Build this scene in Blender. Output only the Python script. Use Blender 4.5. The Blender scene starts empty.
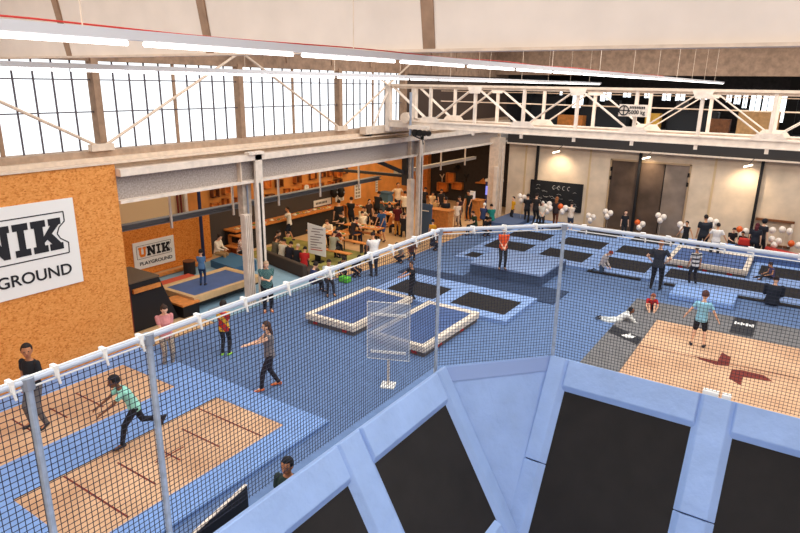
import bpy, bmesh, math, random
from mathutils import Vector, Matrix
random.seed(7)
C = bpy.context.scene.collection
PI = math.pi
R = math.radians
# ------------------------------------------------------------------ camera numbers (used to lay the hall out in metres)
FL, YAW, PIT, ROL, HC = 616.6, -0.58023, 0.28805, 0.01587, 7.0
FW = Vector((math.sin(YAW)*math.cos(PIT), math.cos(YAW)*math.cos(PIT), -math.sin(PIT)))
_r0 = Vector((math.cos(YAW), -math.sin(YAW), 0)); _u0 = _r0.cross(FW)
RT = _r0*math.cos(ROL)+_u0*math.sin(ROL); UP = -_r0*math.sin(ROL)+_u0*math.cos(ROL)
CAM = Vector((0, 0, HC))
def ray(x, y): return FW*FL + RT*(x-400) - UP*(y-266.5)
def at(x, y, z=0.0):
    d = ray(x, y); return CAM + d*((z-HC)/d.z)
def atY(x, y, Y):
    d = ray(x, y); return CAM + d*(Y/d.y)
def atX(x, y, X):
    d = ray(x, y); return CAM + d*(X/d.x)

# ------------------------------------------------------------------ materials
def lin(c):
    out = []
    for v in c:
        v = v/255.0
        out.append(v/12.92 if v <= .04045 else ((v+.055)/1.055)**2.4)
    return tuple(out)+(1.0,)
_M = {}
def mat(name, rgb, rough=.7, metal=0.0, noise=0.0, nscale=6.0, bump=0.0, bscale=40.0, spec=.3):
    if name in _M: return _M[name]
    m = bpy.data.materials.new(name); m.use_nodes = True
    nt = m.node_tree; b = nt.nodes['Principled BSDF']
    b.inputs['Base Color'].default_value = lin(rgb)
    b.inputs['Roughness'].default_value = rough
    b.inputs['Metallic'].default_value = metal
    b.inputs['Specular IOR Level'].default_value = spec
    tc = nt.nodes.new('ShaderNodeTexCoord')
    if noise > 0:
        n = nt.nodes.new('ShaderNodeTexNoise'); n.inputs['Scale'].default_value = nscale; n.inputs['Detail'].default_value = 6
        nt.links.new(tc.outputs['Object'], n.inputs['Vector'])
        rp = nt.nodes.new('ShaderNodeValToRGB')
        lo = tuple(max(0, c*(1-noise)) for c in rgb); hi = tuple(min(255, c*(1+noise*.6)) for c in rgb)
        rp.color_ramp.elements[0].position = .3; rp.color_ramp.elements[1].position = .7
        rp.color_ramp.elements[0].color = lin(lo); rp.color_ramp.elements[1].color = lin(hi)
        nt.links.new(n.outputs['Fac'], rp.inputs['Fac']); nt.links.new(rp.outputs['Color'], b.inputs['Base Color'])
    if bump > 0:
        n2 = nt.nodes.new('ShaderNodeTexNoise'); n2.inputs['Scale'].default_value = bscale; n2.inputs['Detail'].default_value = 4
        nt.links.new(tc.outputs['Object'], n2.inputs['Vector'])
        bp = nt.nodes.new('ShaderNodeBump'); bp.inputs['Strength'].default_value = bump; bp.inputs['Distance'].default_value = .02
        nt.links.new(n2.outputs['Fac'], bp.inputs['Height']); nt.links.new(bp.outputs['Normal'], b.inputs['Normal'])
    _M[name] = m
    return m
def emis(name, rgb, s):
    if name in _M: return _M[name]
    m = bpy.data.materials.new(name); m.use_nodes = True
    b = m.node_tree.nodes['Principled BSDF']
    b.inputs['Base Color'].default_value = lin(rgb)
    b.inputs['Emission Color'].default_value = lin(rgb); b.inputs['Emission Strength'].default_value = s
    _M[name] = m; return m
def osb(name, base, dark, light):
    m = bpy.data.materials.new(name); m.use_nodes = True; nt = m.node_tree; b = nt.nodes['Principled BSDF']
    b.inputs['Roughness'].default_value = .75; b.inputs['Specular IOR Level'].default_value = .2
    tc = nt.nodes.new('ShaderNodeTexCoord')
    mp = nt.nodes.new('ShaderNodeMapping'); mp.inputs['Scale'].default_value = (22, 16, 26)
    nt.links.new(tc.outputs['Object'], mp.inputs['Vector'])
    n0 = nt.nodes.new('ShaderNodeTexNoise'); n0.inputs['Scale'].default_value = 2.0; n0.inputs['Detail'].default_value = 3
    nt.links.new(mp.outputs['Vector'], n0.inputs['Vector'])
    mx = nt.nodes.new('ShaderNodeMixRGB'); mx.inputs['Fac'].default_value = .35
    nt.links.new(mp.outputs['Vector'], mx.inputs['Color1']); nt.links.new(n0.outputs['Color'], mx.inputs['Color2'])
    v = nt.nodes.new('ShaderNodeTexVoronoi'); v.inputs['Scale'].default_value = 1.6
    nt.links.new(mx.outputs['Color'], v.inputs['Vector'])
    n = nt.nodes.new('ShaderNodeTexNoise'); n.inputs['Scale'].default_value = 1.3; n.inputs['Detail'].default_value = 8
    nt.links.new(mp.outputs['Vector'], n.inputs['Vector'])
    ad = nt.nodes.new('ShaderNodeMath'); ad.operation = 'ADD'
    sx = nt.nodes.new('ShaderNodeSeparateColor'); nt.links.new(v.outputs['Color'], sx.inputs['Color'])
    ml = nt.nodes.new('ShaderNodeMath'); ml.operation = 'MULTIPLY'; ml.inputs[1].default_value = .45
    nt.links.new(sx.outputs['Red'], ml.inputs[0])
    nt.links.new(ml.outputs[0], ad.inputs[0]); nt.links.new(n.outputs['Fac'], ad.inputs[1])
    rp = nt.nodes.new('ShaderNodeValToRGB'); e = rp.color_ramp.elements
    e[0].position = .42; e[0].color = lin(dark); e[1].position = 1.0; e[1].color = lin(light)
    k = e.new(.62); k.color = lin(base)
    nt.links.new(ad.outputs[0], rp.inputs['Fac']); nt.links.new(rp.outputs['Color'], b.inputs['Base Color'])
    _M[name] = m; return m
OSB = osb('osb_board', (214, 138, 68), (186, 108, 46), (228, 158, 88))
OSB2 = osb('osb_board_warm', (216, 126, 48), (184, 98, 32), (228, 148, 70))
PLANK = mat('orange_plank', (220, 146, 74), .7, noise=.08, nscale=2)
CREAM = mat('cream_paint', (228, 212, 196), .6, noise=.07, nscale=4)
CREAM2 = mat('aged_cream_paint', (222, 200, 178), .65, noise=.06, nscale=7)
WEB = mat('speckled_grey_steel', (172, 160, 152), .8, noise=.16, nscale=22)
WHITEWALL = mat('white_plaster', (236, 222, 208), .9, noise=.03, nscale=2)
BROWNB = mat('brown_concrete', (150, 122, 100), .9, noise=.14, nscale=5)
POSTB = mat('brown_post', (158, 128, 104), .8, noise=.1)
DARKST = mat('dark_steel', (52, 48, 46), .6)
BLACKP = mat('black_paint', (22, 20, 20), .6)
MULL = mat('window_bar', (84, 74, 80), .6)
FARWALL = mat('cream_wall_panel', (218, 194, 166), .85, noise=.07, nscale=1.5)
PAD = mat('light_blue_vinyl', (138, 168, 218), .5, noise=.03, nscale=3, bump=.25, bscale=9)
PADF = mat('periwinkle_vinyl', (152, 179, 225), .5, noise=.04, nscale=2.2, bump=.6, bscale=5)
PADF.node_tree.nodes['Bump'].inputs['Distance'].default_value = .035
PADT = mat('mid_blue_vinyl', (122, 156, 210), .55, noise=.04, nscale=3, bump=.15, bscale=9)
CARPET = mat('slate_blue_carpet', (98, 122, 162), .95, noise=.06, nscale=5, bump=.2, bscale=150)
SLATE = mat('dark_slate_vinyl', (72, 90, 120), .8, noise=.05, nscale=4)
BED = mat('black_trampoline_bed', (36, 33, 32), .85, noise=.12, nscale=3)
GREYPAD = mat('grey_vinyl', (112, 110, 110), .75, noise=.07, nscale=4)
NAVY = mat('navy_vinyl', (74, 98, 146), .6, noise=.06, nscale=3)
BEIGEPAD = mat('ivory_vinyl', (232, 218, 200), .6, noise=.05, nscale=8, bump=.3, bscale=30)
WOOD = mat('warm_wood', (206, 128, 62), .6, noise=.12, nscale=8)
WOODD = mat('dark_wood', (120, 74, 44), .6, noise=.15, nscale=8)
TANF = mat('tan_floor', (204, 164, 118), .8, noise=.06, nscale=1.2)
GREY = mat('grey_metal', (150, 158, 172), .45, metal=.4)
GALV = mat('galvanised_tube', (176, 190, 208), .45, metal=.3, noise=.1, nscale=14)
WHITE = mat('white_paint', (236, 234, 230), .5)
WHITEM = mat('white_sign_board', (234, 232, 228), .7)
INK = mat('black_ink', (34, 34, 38), .6)
ORANGE = mat('orange_ink', (232, 128, 40), .6)
RED = mat('red_vinyl', (186, 44, 34), .6)
MAROON = mat('maroon_print', (112, 42, 32), .8)
CORD = mat('dark_net_cord', (44, 46, 60), .9)
TANBED = None
def tanbed():
    m = bpy.data.materials.new('woven_tan_bed'); m.use_nodes = True; nt = m.node_tree; b = nt.nodes['Principled BSDF']
    b.inputs['Roughness'].default_value = .9
    tc = nt.nodes.new('ShaderNodeTexCoord')
    n = nt.nodes.new('ShaderNodeTexNoise'); n.inputs['Scale'].default_value = .7; n.inputs['Detail'].default_value = 3
    n2 = nt.nodes.new('ShaderNodeTexNoise'); n2.inputs['Scale'].default_value = 60
    nt.links.new(tc.outputs['Object'], n.inputs['Vector']); nt.links.new(tc.outputs['Object'], n2.inputs['Vector'])
    ad = nt.nodes.new('ShaderNodeMath'); ad.operation = 'MULTIPLY_ADD'; ad.inputs[1].default_value = .25
    nt.links.new(n2.outputs['Fac'], ad.inputs[0]); nt.links.new(n.outputs['Fac'], ad.inputs[2])
    rp = nt.nodes.new('ShaderNodeValToRGB'); e = rp.color_ramp.elements
    e[0].position = .45; e[0].color = lin((184, 142, 108)); e[1].position = .8; e[1].color = lin((216, 176, 140))
    nt.links.new(ad.outputs[0], rp.inputs['Fac']); nt.links.new(rp.outputs['Color'], b.inputs['Base Color'])
    _M['woven_tan_bed'] = m; return m
TANBED = tanbed()
def col(rgb, rough=.85):
    return mat('cloth_%d_%d_%d' % tuple(rgb), rgb, rough, noise=.06, nscale=14)
def skinm(rgb): return mat('skin_%d_%d_%d' % tuple(rgb), rgb, .6)
def check(name, c1, c2, sc):
    if name in _M: return _M[name]
    m = bpy.data.materials.new(name); m.use_nodes = True; nt = m.node_tree; b = nt.nodes['Principled BSDF']
    b.inputs['Roughness'].default_value = .85
    tc = nt.nodes.new('ShaderNodeTexCoord'); k = nt.nodes.new('ShaderNodeTexChecker'); k.inputs['Scale'].default_value = sc
    k.inputs['Color1'].default_value = lin(c1); k.inputs['Color2'].default_value = lin(c2)
    nt.links.new(tc.outputs['Object'], k.inputs['Vector']); nt.links.new(k.outputs['Color'], b.inputs['Base Color'])
    _M[name] = m; return m
def stripes(name, c1, c2, axis, sc):
    if name in _M: return _M[name]
    m = bpy.data.materials.new(name); m.use_nodes = True; nt = m.node_tree; b = nt.nodes['Principled BSDF']
    b.inputs['Roughness'].default_value = .85
    tc = nt.nodes.new('ShaderNodeTexCoord'); w = nt.nodes.new('ShaderNodeTexWave'); w.bands_direction = axis; w.inputs['Scale'].default_value = sc
    rp = nt.nodes.new('ShaderNodeValToRGB'); rp.color_ramp.interpolation = 'CONSTANT'
    rp.color_ramp.elements[0].color = lin(c1); rp.color_ramp.elements[1].color = lin(c2); rp.color_ramp.elements[1].position = .66
    nt.links.new(tc.outputs['Object'], w.inputs['Vector']); nt.links.new(w.outputs['Fac'], rp.inputs['Fac'])
    nt.links.new(rp.outputs['Color'], b.inputs['Base Color']); _M[name] = m; return m

# ------------------------------------------------------------------ mesh builder
class MB:
    def __init__(s): s.v = []; s.f = []; s.smooth = False
    def add(s, vs, fs):
        k = len(s.v); s.v += [tuple(p) for p in vs]; s.f += [tuple(i+k for i in f) for f in fs]; return s
    def box(s, x0, x1, y0, y1, z0, z1):
        return s.hexa([(x0,y0,z0),(x1,y0,z0),(x1,y1,z0),(x0,y1,z0),(x0,y0,z1),(x1,y0,z1),(x1,y1,z1),(x0,y1,z1)])
    def hexa(s, p): return s.add(p, [(3,2,1,0),(4,5,6,7),(0,1,5,4),(1,2,6,5),(2,3,7,6),(3,0,4,7)])
    def bar(s, a, b, w, h, up=(0,0,1)):
        a = Vector(a); b = Vector(b); d = (b-a).normalized(); u = Vector(up)
        if abs(d.dot(u)) > .98: u = Vector((0,1,0))
        r = d.cross(u).normalized(); u = r.cross(d).normalized(); r = r*(w/2); u = u*(h/2)
        return s.hexa([a-r-u, a+r-u, a+r+u, a-r+u, b-r-u, b+r-u, b+r+u, b-r+u])
    def tube(s, pts, rad, n=8, caps=True):
        pts = [Vector(p) for p in pts]; rings = []
        for i, p in enumerate(pts):
            d = (pts[min(i+1, len(pts)-1)]-pts[max(i-1, 0)]).normalized()
            u = Vector((0,0,1)) if abs(d.z) < .95 else Vector((0,1,0))
            r = d.cross(u).normalized(); u = r.cross(d)
            rr = rad[i] if isinstance(rad, (list, tuple)) else rad
            rings.append([p+(r*math.cos(2*PI*k/n)+u*math.sin(2*PI*k/n))*rr for k in range(n)])
        return s.rings(rings, caps)
    def rings(s, rings, caps=True):
        n = len(rings[0]); vs = [p for r in rings for p in r]; fs = []
        for i in range(len(rings)-1):
            for k in range(n):
                fs.append((i*n+k, i*n+(k+1) % n, (i+1)*n+(k+1) % n, (i+1)*n+k))
        if caps:
            fs.append(tuple(range(n))[::-1]); fs.append(tuple((len(rings)-1)*n+k for k in range(n)))
        return s.add(vs, fs)
    def cap(s, a, b, ra, rb, n=10):
        a = Vector(a); b = Vector(b); d = b-a; L = d.length
        d = d/L if L > 1e-6 else Vector((0,0,1))
        pts = []; rad = []
        for t in (-.98, -.8, -.45): pts.append(a+d*ra*t); rad.append(ra*math.sqrt(1-t*t))
        pts.append(a); rad.append(ra); pts.append(b); rad.append(rb)
        for t in (.45, .8, .98): pts.append(b+d*rb*t); rad.append(rb*math.sqrt(1-t*t))
        u = Vector((0,0,1)) if abs(d.z) < .95 else Vector((0,1,0))
        r = d.cross(u).normalized(); u = r.cross(d)
        return s.rings([[p+(r*math.cos(2*PI*k/n)+u*math.sin(2*PI*k/n))*q for k in range(n)] for p, q in zip(pts, rad)])
    def ell(s, c, rx, ry, rz, M=None, n=14, m=9):
        c = Vector(c); rings = []
        for i in range(m+1):
            ph = PI*(i+.0)/m; ph = max(.06, min(PI-.06, ph))
            rg = []
            for k in range(n):
                q = Vector((rx*math.sin(ph)*math.cos(2*PI*k/n), ry*math.sin(ph)*math.sin(2*PI*k/n), -rz*math.cos(ph)))
                rg.append(c+(M @ q if M else q))
            rings.append(rg)
        return s.rings(rings)
    def prism(s, poly, dvec):
        n = len(poly); d = Vector(dvec); vs = [Vector(p) for p in poly]+[Vector(p)+d for p in poly]
        fs = [tuple(range(n))[::-1], tuple(range(n, 2*n))]+[(i, (i+1) % n, n+(i+1) % n, n+i) for i in range(n)]
        return s.add(vs, fs)
    def mesh(s, name):
        me = bpy.data.meshes.new(name); me.from_pydata(s.v, [], s.f)
        bm = bmesh.new(); bm.from_mesh(me); bmesh.ops.recalc_face_normals(bm, faces=bm.faces); bm.to_mesh(me); bm.free()
        if s.smooth:
            for p in me.polygons: p.use_smooth = True
        return me
    def build(s, name, m, parent=None, bevel=0):
        me = s.mesh(name); me.materials.append(m)
        o = bpy.data.objects.new(name, me); C.objects.link(o)
        if parent is not None: o.parent = parent
        if bevel:
            b = o.modifiers.new('bevel', 'BEVEL'); b.width = bevel; b.segments = 2
        return o
def tag(o, label, cat, group=None, kind=None):
    if label: o['label'] = label
    if cat: o['category'] = cat
    if group: o['group'] = group
    if kind: o['kind'] = kind
    return o
def struct(o, label=None):
    o['kind'] = 'structure'
    if label: o['label'] = label
    return o
def empty(name, loc, label, cat, group=None, rz=0.0):
    e = bpy.data.objects.new(name, None); C.objects.link(e); e.location = loc; e.rotation_euler = (0, 0, rz)
    e.empty_display_size = .2
    return tag(e, label, cat, group)
def B(x0, x1, y0, y1, z0, z1): return MB().box(x0, x1, y0, y1, z0, z1)

def textmesh(txt, size, ext=.004):
    cu = bpy.data.curves.new('t', 'FONT'); cu.body = txt; cu.size = size; cu.extrude = ext; cu.align_x = 'LEFT'; cu.offset = size*.012
    o = bpy.data.objects.new('t', cu); C.objects.link(o)
    dg = bpy.context.evaluated_depsgraph_get(); me = bpy.data.meshes.new_from_object(o.evaluated_get(dg))
    bpy.data.objects.remove(o); bpy.data.curves.remove(cu); return me
def place_text(name, txt, width, origin, ux, uy, m, parent=None, height=None):
    """text laid in the plane (ux,uy) from its lower left corner"""
    me = textmesh(txt, 1.0); xs = [v.co.x for v in me.vertices]; ys = [v.co.y for v in me.vertices]
    x0, x1, y0, y1 = min(xs), max(xs), min(ys), max(ys)
    sx = width/(x1-x0); sy = (height/(y1-y0)) if height else sx
    ux = Vector(ux); uy = Vector(uy); n = ux.cross(uy); o = Vector(origin)
    for v in me.vertices:
        c = v.co.copy(); v.co = o+ux*((c.x-x0)*sx)+uy*((c.y-y0)*sy)+n*(c.z+.004)
    me.materials.clear(); me.materials.append(m)
    ob = bpy.data.objects.new(name, me); C.objects.link(ob)
    if parent is not None: ob.parent = parent
    return ob

# ================================================================== THE HALL
WX = -14.4
# floor
struct(B(-21.5, 9, -8, 34.2, -.3, -.02).build('floor', TANF))
cp = MB().prism([(-14.15, -2, -.02), (9, -2, -.02), (9, 31.9, -.02), (-12.7, 31.9, -.02), (-13.5, 26, -.02), (-13.4, 20.3, -.02), (-14.15, 16.5, -.02)], (0, 0, .02))
struct(cp.build('floor_carpet', CARPET), 'slate blue carpet covering the trampoline hall')
struct(B(-19.6, -14.15, 11.5, 17.2, -.02, .0).build('floor_mat', mat('pale_blue_floor', (132, 164, 184), .8, noise=.05)), 'pale blue floor beyond the columns')
struct(B(-19.3, -14.6, 17.3, 20.6, -.02, .004).build('floor_turf', mat('green_turf', (146, 138, 74), .95, noise=.2, nscale=2)), 'green turf strip in the eating area')
# left wall: OSB partition, runway beam, sill, windows
struct(B(-14.62, WX, -3, 8.95, 0, 4.98).build('wall_left', OSB), 'orange chipboard partition wall on the left')
rb = empty('runway_beam', (-14.5, 20, 4), 'long cream steel crane runway beam with speckled grey web over the columns', 'beam')
rb.location = (0, 0, 0)
B(-14.56, -14.50, -3, 33.5, 4.06, 4.80).build('web', WEB, rb)
B(-14.72, -14.32, 8.96, 33.5, 3.98, 4.06).build('bottom_flange', CREAM, rb)
B(-14.74, -14.20, 8.96, 33.5, 4.68, 4.86).build('top_flange', CREAM, rb)
B(-14.60, -14.36, -3, 33.5, 4.99, 5.03).build('crane_rail', CREAM2, rb)
st = MB()
for y in (13.0, 13.75, 22.6, 23.7, 31.7): st.box(-14.5, -14.34, y-.02, y+.02, 4.06, 4.68)
st.build('stiffener', CREAM2, rb)
struct(B(-15.1, -14.62, -3, 33.5, 4.86, 5.14).build('trim_1', CREAM2), 'cream ledge under the high windows')
struct(B(-15.15, -14.74, -3, 33.5, 5.14, 5.30).build('trim_2', mat('sill_brown', (176, 148, 124), .8, noise=.1)), 'brown window sill')
struct(B(-15.2, -14.9, -3, 33.5, 7.42, 9.7).build('wall_left_upper', BROWNB), 'brown concrete band above the high windows')
tr = MB()
for k in range(-1, 9):
    y = 4.1+k*2.33*1.0
    tr.box(-14.9, -14.86, y-.03+9.3, y+.03+9.3, 7.6, 9.7)
struct(tr.build('trim_3', POSTB), 'brown joints of the upper wall')
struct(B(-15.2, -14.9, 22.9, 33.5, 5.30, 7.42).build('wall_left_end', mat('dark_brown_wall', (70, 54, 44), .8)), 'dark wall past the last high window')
# windows: bays of 4.65 m
glass = bpy.data.materials.new('window_glass'); glass.use_nodes = True
gn = glass.node_tree; gb = gn.nodes['Principled BSDF']; gb.inputs['Base Color'].default_value = (1, 1, 1, 1); gb.inputs['Roughness'].default_value = .05
gb.inputs['Transmission Weight'].default_value = 1.0; gb.inputs['IOR'].default_value = 1.02; gb.inputs['Specular IOR Level'].default_value = .1
_M['glass'] = glass
posts = [-.28, 4.37, 9.02, 13.67, 18.5, 22.9]
for i in range(len(posts)-1):
    y0, y1 = posts[i]+.09, posts[i+1]-.09
    w = empty('window_%d' % (i+1), (0, 0, 0), None, None); struct(w)
    f = MB(); n = 10; hp5 = MB()
    for k in range(1, n):
        y = y0+(y1-y0)*k/n; t = .09 if k == 5 else .03
        (hp5 if k == 5 else f).box(-15.02, -14.98, y-t/2, y+t/2, 5.30, 7.42)
    for z in (6.22, 6.98): f.box(-15.03, -14.97, y0, y1, z-.014, z+.014)
    f.build('window_frame', MULL, w); hp5.build('middle_post', POSTB, w)
    B(-15.0, -14.995, y0, y1, 5.30, 7.42).build('window_pane', glass, w)
for i, y in enumerate(posts):
    struct(B(-15.1, -14.85, y-.09, y+.09, 5.30, 7.5).build('trim_%d' % (i+4), POSTB), 'brown post between high windows')
# V bracing rods in front of the windows
for i, (y, top) in enumerate(((8.85, 1), (18.3, 1))):
    b = empty('wind_brace', (0, 0, 0), ['V-shaped steel bracing rods in front of the high windows left of the second window post', 'V-shaped steel bracing rods in front of the high windows next to the crane'][i], 'brace')
    MB().tube([(-14.7, y-.1, 5.42), (-14.7, y-4.65, 7.8)], .038).build('rod', CREAM2, b)
    MB().tube([(-14.7, y+.1, 5.42), (-14.7, y+4.65, 7.8)], .038).build('rod', CREAM2, b)
    B(-14.78, -14.62, y-.3, y+.3, 5.30, 5.46).build('gusset_plate', CREAM2, b)
# columns
for i, (y, lab) in enumerate(((13.45, 'cream steel column with grey pipe casing beside the man in the teal shirt'), (23.1, 'cream steel column beside the blue door panel in the middle of the hall side'), (31.0, 'thick cream column at the far corner beside the black board wall'))):
    c = empty('steel_column', (0, 0, 0), lab, 'column')
    if i < 2:
        MB().box(-14.28, -14.2, y+.02, y+.3, 0, 4.95).box(-14.45, -14.2, y+.12, y+.2, 0, 3.97).build('front_flange', CREAM, c)
        B(-14.78, -14.55, y-.25, y+.1, 2.9, 3.97).build('upper_shaft', mat('column_grey', (200, 182, 164), .8, noise=.12), c)
        p = MB().box(-14.62, -14.44, y-.34, y-.04, 0, 3.0)
        for k in range(4): p.box(-14.44, -14.40, y-.33+k*.075, y-.29+k*.075, 0, 2.96)
        p.build('pipe_casing', CREAM, c)
        MB().tube([(-14.5, y-.1, 3.0), (-14.5, y-.1, 3.9)], .03).build('pipe', GREY, c)
        B(-14.34, -14.12, y-.28, y+.34, 4.86, 4.94).build('bracket', CREAM, c)
    else:
        B(-14.5, -13.95, y-.25, y+.55, 0, 4.3).build('shaft', CREAM2, c)
        B(-14.12, -13.92, y-.38, y-.2, 0, 2.8).build('pilaster', CREAM, c)
        MB().tube([(-13.9, y+.1, 0), (-13.9, y+.1, 3.9)], .03).build('pipe', CREAM, c)
# end truss brace near column 2
kb = empty('knee_brace', (0, 0, 0), 'dark steel knee brace under the runway beam at the middle column', 'brace')
MB().bar((-14.75, 22.9, 3.2), (-15.4, 21.2, 3.95), .12, .16).bar((-14.75, 22.9, 3.1), (-17.6, 22.0, 3.2), .14, .12).bar((-17.6, 22, 3.2), (-18.6, 19.5, 3.5), .12, .16).build('strut', DARKST, kb)
B(-14.9, -14.62, 22.75, 23.05, 2.7, 3.98).build('plate', DARKST, kb)
# hanging I-beam rail with rods
hr = empty('hanging_rail', (0, 0, 0), 'dark grey steel rail hung on white rods under the runway beam', 'rail')
MB().box(-16.12, -15.88, 9.2, 22.6, 2.86, 2.89).box(-16.02, -15.98, 9.2, 22.6, 2.89, 3.0).box(-16.12, -15.88, 9.2, 22.6, 3.0, 3.03).build('i_beam', mat('rail_grey', (104, 102, 104), .6), hr)
for y in (11.5, 13.4+.55, 16.1, 18.4, 20.9):
    B(-15.9, -15.84, y-.03, y+.03, 2.68, 4.0).build('rod', CREAM, hr)
hr2 = empty('hanging_rail', (0, 0, 0), 'cream rail hung on white rods in front of the black board wall', 'rail')
MB().box(-15.7, -15.5, 23.3, 31.2, 3.05, 3.2).build('i_beam', mat('rail_cream', (178, 166, 152), .6), hr2)
for y in (24.9, 27.2, 29.8):
    B(-15.5, -15.44, y-.03, y+.03, 2.85, 4.0).build('rod', CREAM, hr2)
# near sawtooth panel with posts
lean = .33
npn = MB().prism([(-15.2, 6.0, 7.34), (9, 6.0, 7.34), (9, 6.0-lean, 9.7), (-15.2, 6.0-lean, 9.7)], (0, .12, 0))
struct(npn.build('wall_saw_tooth', WHITEWALL), 'white sloping panel wall high above the hall')
pp = MB()
for x in (-14.05, -10.57, -7.09, -3.6, -.1, 3.4): pp.hexa([(x-.075, 5.99, 7.36), (x+.075, 5.99, 7.36), (x+.075, 6.05, 7.36), (x-.075, 6.05, 7.36), (x-.075, 5.92-lean, 9.7), (x+.075, 5.92-lean, 9.7), (x+.075, 6-lean, 9.7), (x-.075, 6-lean, 9.7)])
struct(pp.build('trim_20', POSTB), 'brown posts on the white sloping panel wall')
struct(B(-15.2, 9, 5.96, 6.14, 7.33, 7.36).build('trim_21', CREAM2), 'cream edge strip under the sloping panel wall')
# roof with skylight strips
rf = MB()
sky = [(8.2, 13.2), (16.5, 21.5), (25, 30), (-3.5, 3.5)]
ys = sorted(sky); prev = -8
for a, b in ys:
    rf.box(-15.2, 9, prev, a, 9.7, 9.85); prev = b
rf.box(-15.2, 9, prev, 40.5, 9.7, 9.85)
for a, b in ys:
    rf.box(-15.2, -13.5, a, b, 9.7, 9.85).box(7.5, 9, a, b, 9.7, 9.85)
struct(rf.build('ceiling', WHITEWALL))
struct(B(9, 9.2, -8, 40.5, 0, 9.7).build('wall_right', FARWALL)); struct(B(-15.2, 9, -8.2, -8, 0, 9.7).build('wall_back', FARWALL))
struct(B(-21.5, -14.9, 8.9, 34.2, 4.12, 4.3).build('ceiling_aisle', mat('aisle_ceiling', (196, 176, 152), .9)))
# far wall
fw = MB().box(-13.9, -8.32, 32, 32.2, 0, 4.7).box(-4.66, 9, 32, 32.2, 0, 4.7).box(-8.32, -4.66, 32, 32.2, 3.5, 4.7)
struct(fw.build('wall_far', FARWALL), 'cream far wall of the hall')
js = MB()
for x in (-12.9, -9.4, -3.6, 1.4): js.box(x-.05, x+.05, 31.97, 32, 0, 4.0)
struct(js.build('trim_22', mat('joint_cream', (206, 176, 136), .8)), 'narrow cream strips on the far wall')
struct(B(-13.9, 9, 31.7, 32.0, 4.03, 4.62).build('trim_23', DARKST), 'dark steel beam along the far wall')  # beam drawn deeper so its dark colour takes in the shadow beneath
struct(B(-13.9, 9, 31.6, 31.7, 3.98, 4.05).build('trim_24', CREAM2), 'pale lower edge of the dark far beam')
struct(B(-15.2, 9, 31.9, 32.2, 7.55, 9.7).build('wall_far_upper', BROWNB), 'brown concrete band high on the far wall')
for i, (x, lab) in enumerate(((-12.2, 'thin black post on the far wall just left of the chalkboard lamp'), (-6.93, 'thin black post crossing the big steel doors'), (-1.72, 'thin black post on the far wall right of the balloons and people'))):
    tag(B(x-.06, x+.06, 31.8, 31.94, (2.1 if i == 0 else 0), 4.1).build('wall_post', BLACKP), lab, 'post')
dm = mat('brushed_steel_door', (108, 88, 72), .38, metal=.55, noise=.2, nscale=1.2)
d = empty('door_1', (0, 0, 0), None, None); struct(d, 'big brushed steel sliding doors'); struct(B(-8.5, -4.4, 32.2, 32.4, 0, 3.6).build('door_light_block', DARKST))  # dark box added behind the leaves to block bright sky in the gaps
B(-8.28, -6.98, 32.02, 32.1, 0, 3.48).build('door_leaf', dm, d); B(-6.95, -5.8, 32.02, 32.1, 0, 3.48).build('door_leaf', dm, d)
B(-5.75, -4.7, 32.02, 32.1, 0, 3.48).build('door_leaf', mat('steel_door_bright', (150, 132, 116), .4, metal=.5, noise=.15, nscale=1.2), d)
hg = MB()
for x in (-8.3, -4.68):
    for z in (2.5, 2.95): hg.box(x-.05, x+.05, 31.95, 32.02, z, z+.2)
hg.build('hinge', BLACKP, d)
MB().box(-8.38, -8.3, 31.95, 32.02, 0, 3.55).box(-4.68, -4.6, 31.95, 32.02, 0, 3.55).box(-8.38, -4.6, 31.95, 32.02, 3.48, 3.56).build('door_frame', mat('door_frame_tan', (176, 146, 112), .7), d)
# chalkboard
cb = empty('chalkboard', (0, 0, 0), 'large black chalkboard with white chalk drawings on the far wall', 'chalkboard')
B(-12.5, -9.62, 31.9, 32.0, .62, 2.12).build('board', mat('chalkboard_black', (30, 30, 32), .8, noise=.15, nscale=3), cb)
ck = MB()
for k in range(4):
    x = -11.15+k*.27
    ck.tube([(x+.08*math.cos(t), 31.89, 1.82+.1*math.sin(t)) for t in [R(a) for a in range(60, 310, 25)]], .012, 5)
for k in range(26):
    x = random.uniform(-12.3, -10.0); z = random.uniform(.9, 1.95); l = random.uniform(.08, .28)
    ck.tube([(x, 31.89, z), (x+l*.5, 31.89, z+random.uniform(-.06, .08)), (x+l, 31.89, z+random.uniform(-.04, .04))], .006, 4)
ck.build('chalk_drawing', mat('chalk', (190, 184, 176), .9), cb)
wf = empty('wooden_wall_frame', (0, 0, 0), 'open wooden frame fixed to the far wall near its right end', 'frame')
MB().box(-1.62, -.1, 31.85, 31.98, 1.32, 1.42).build('top_rail', WOODD, wf); MB().box(-.22, -.12, 31.85, 31.98, .2, 1.32).build('upright', CREAM2, wf)
MB().box(-1.0, -.1, 31.85, 31.98, .18, .28).build('bottom_rail', WOODD, wf)
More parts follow.
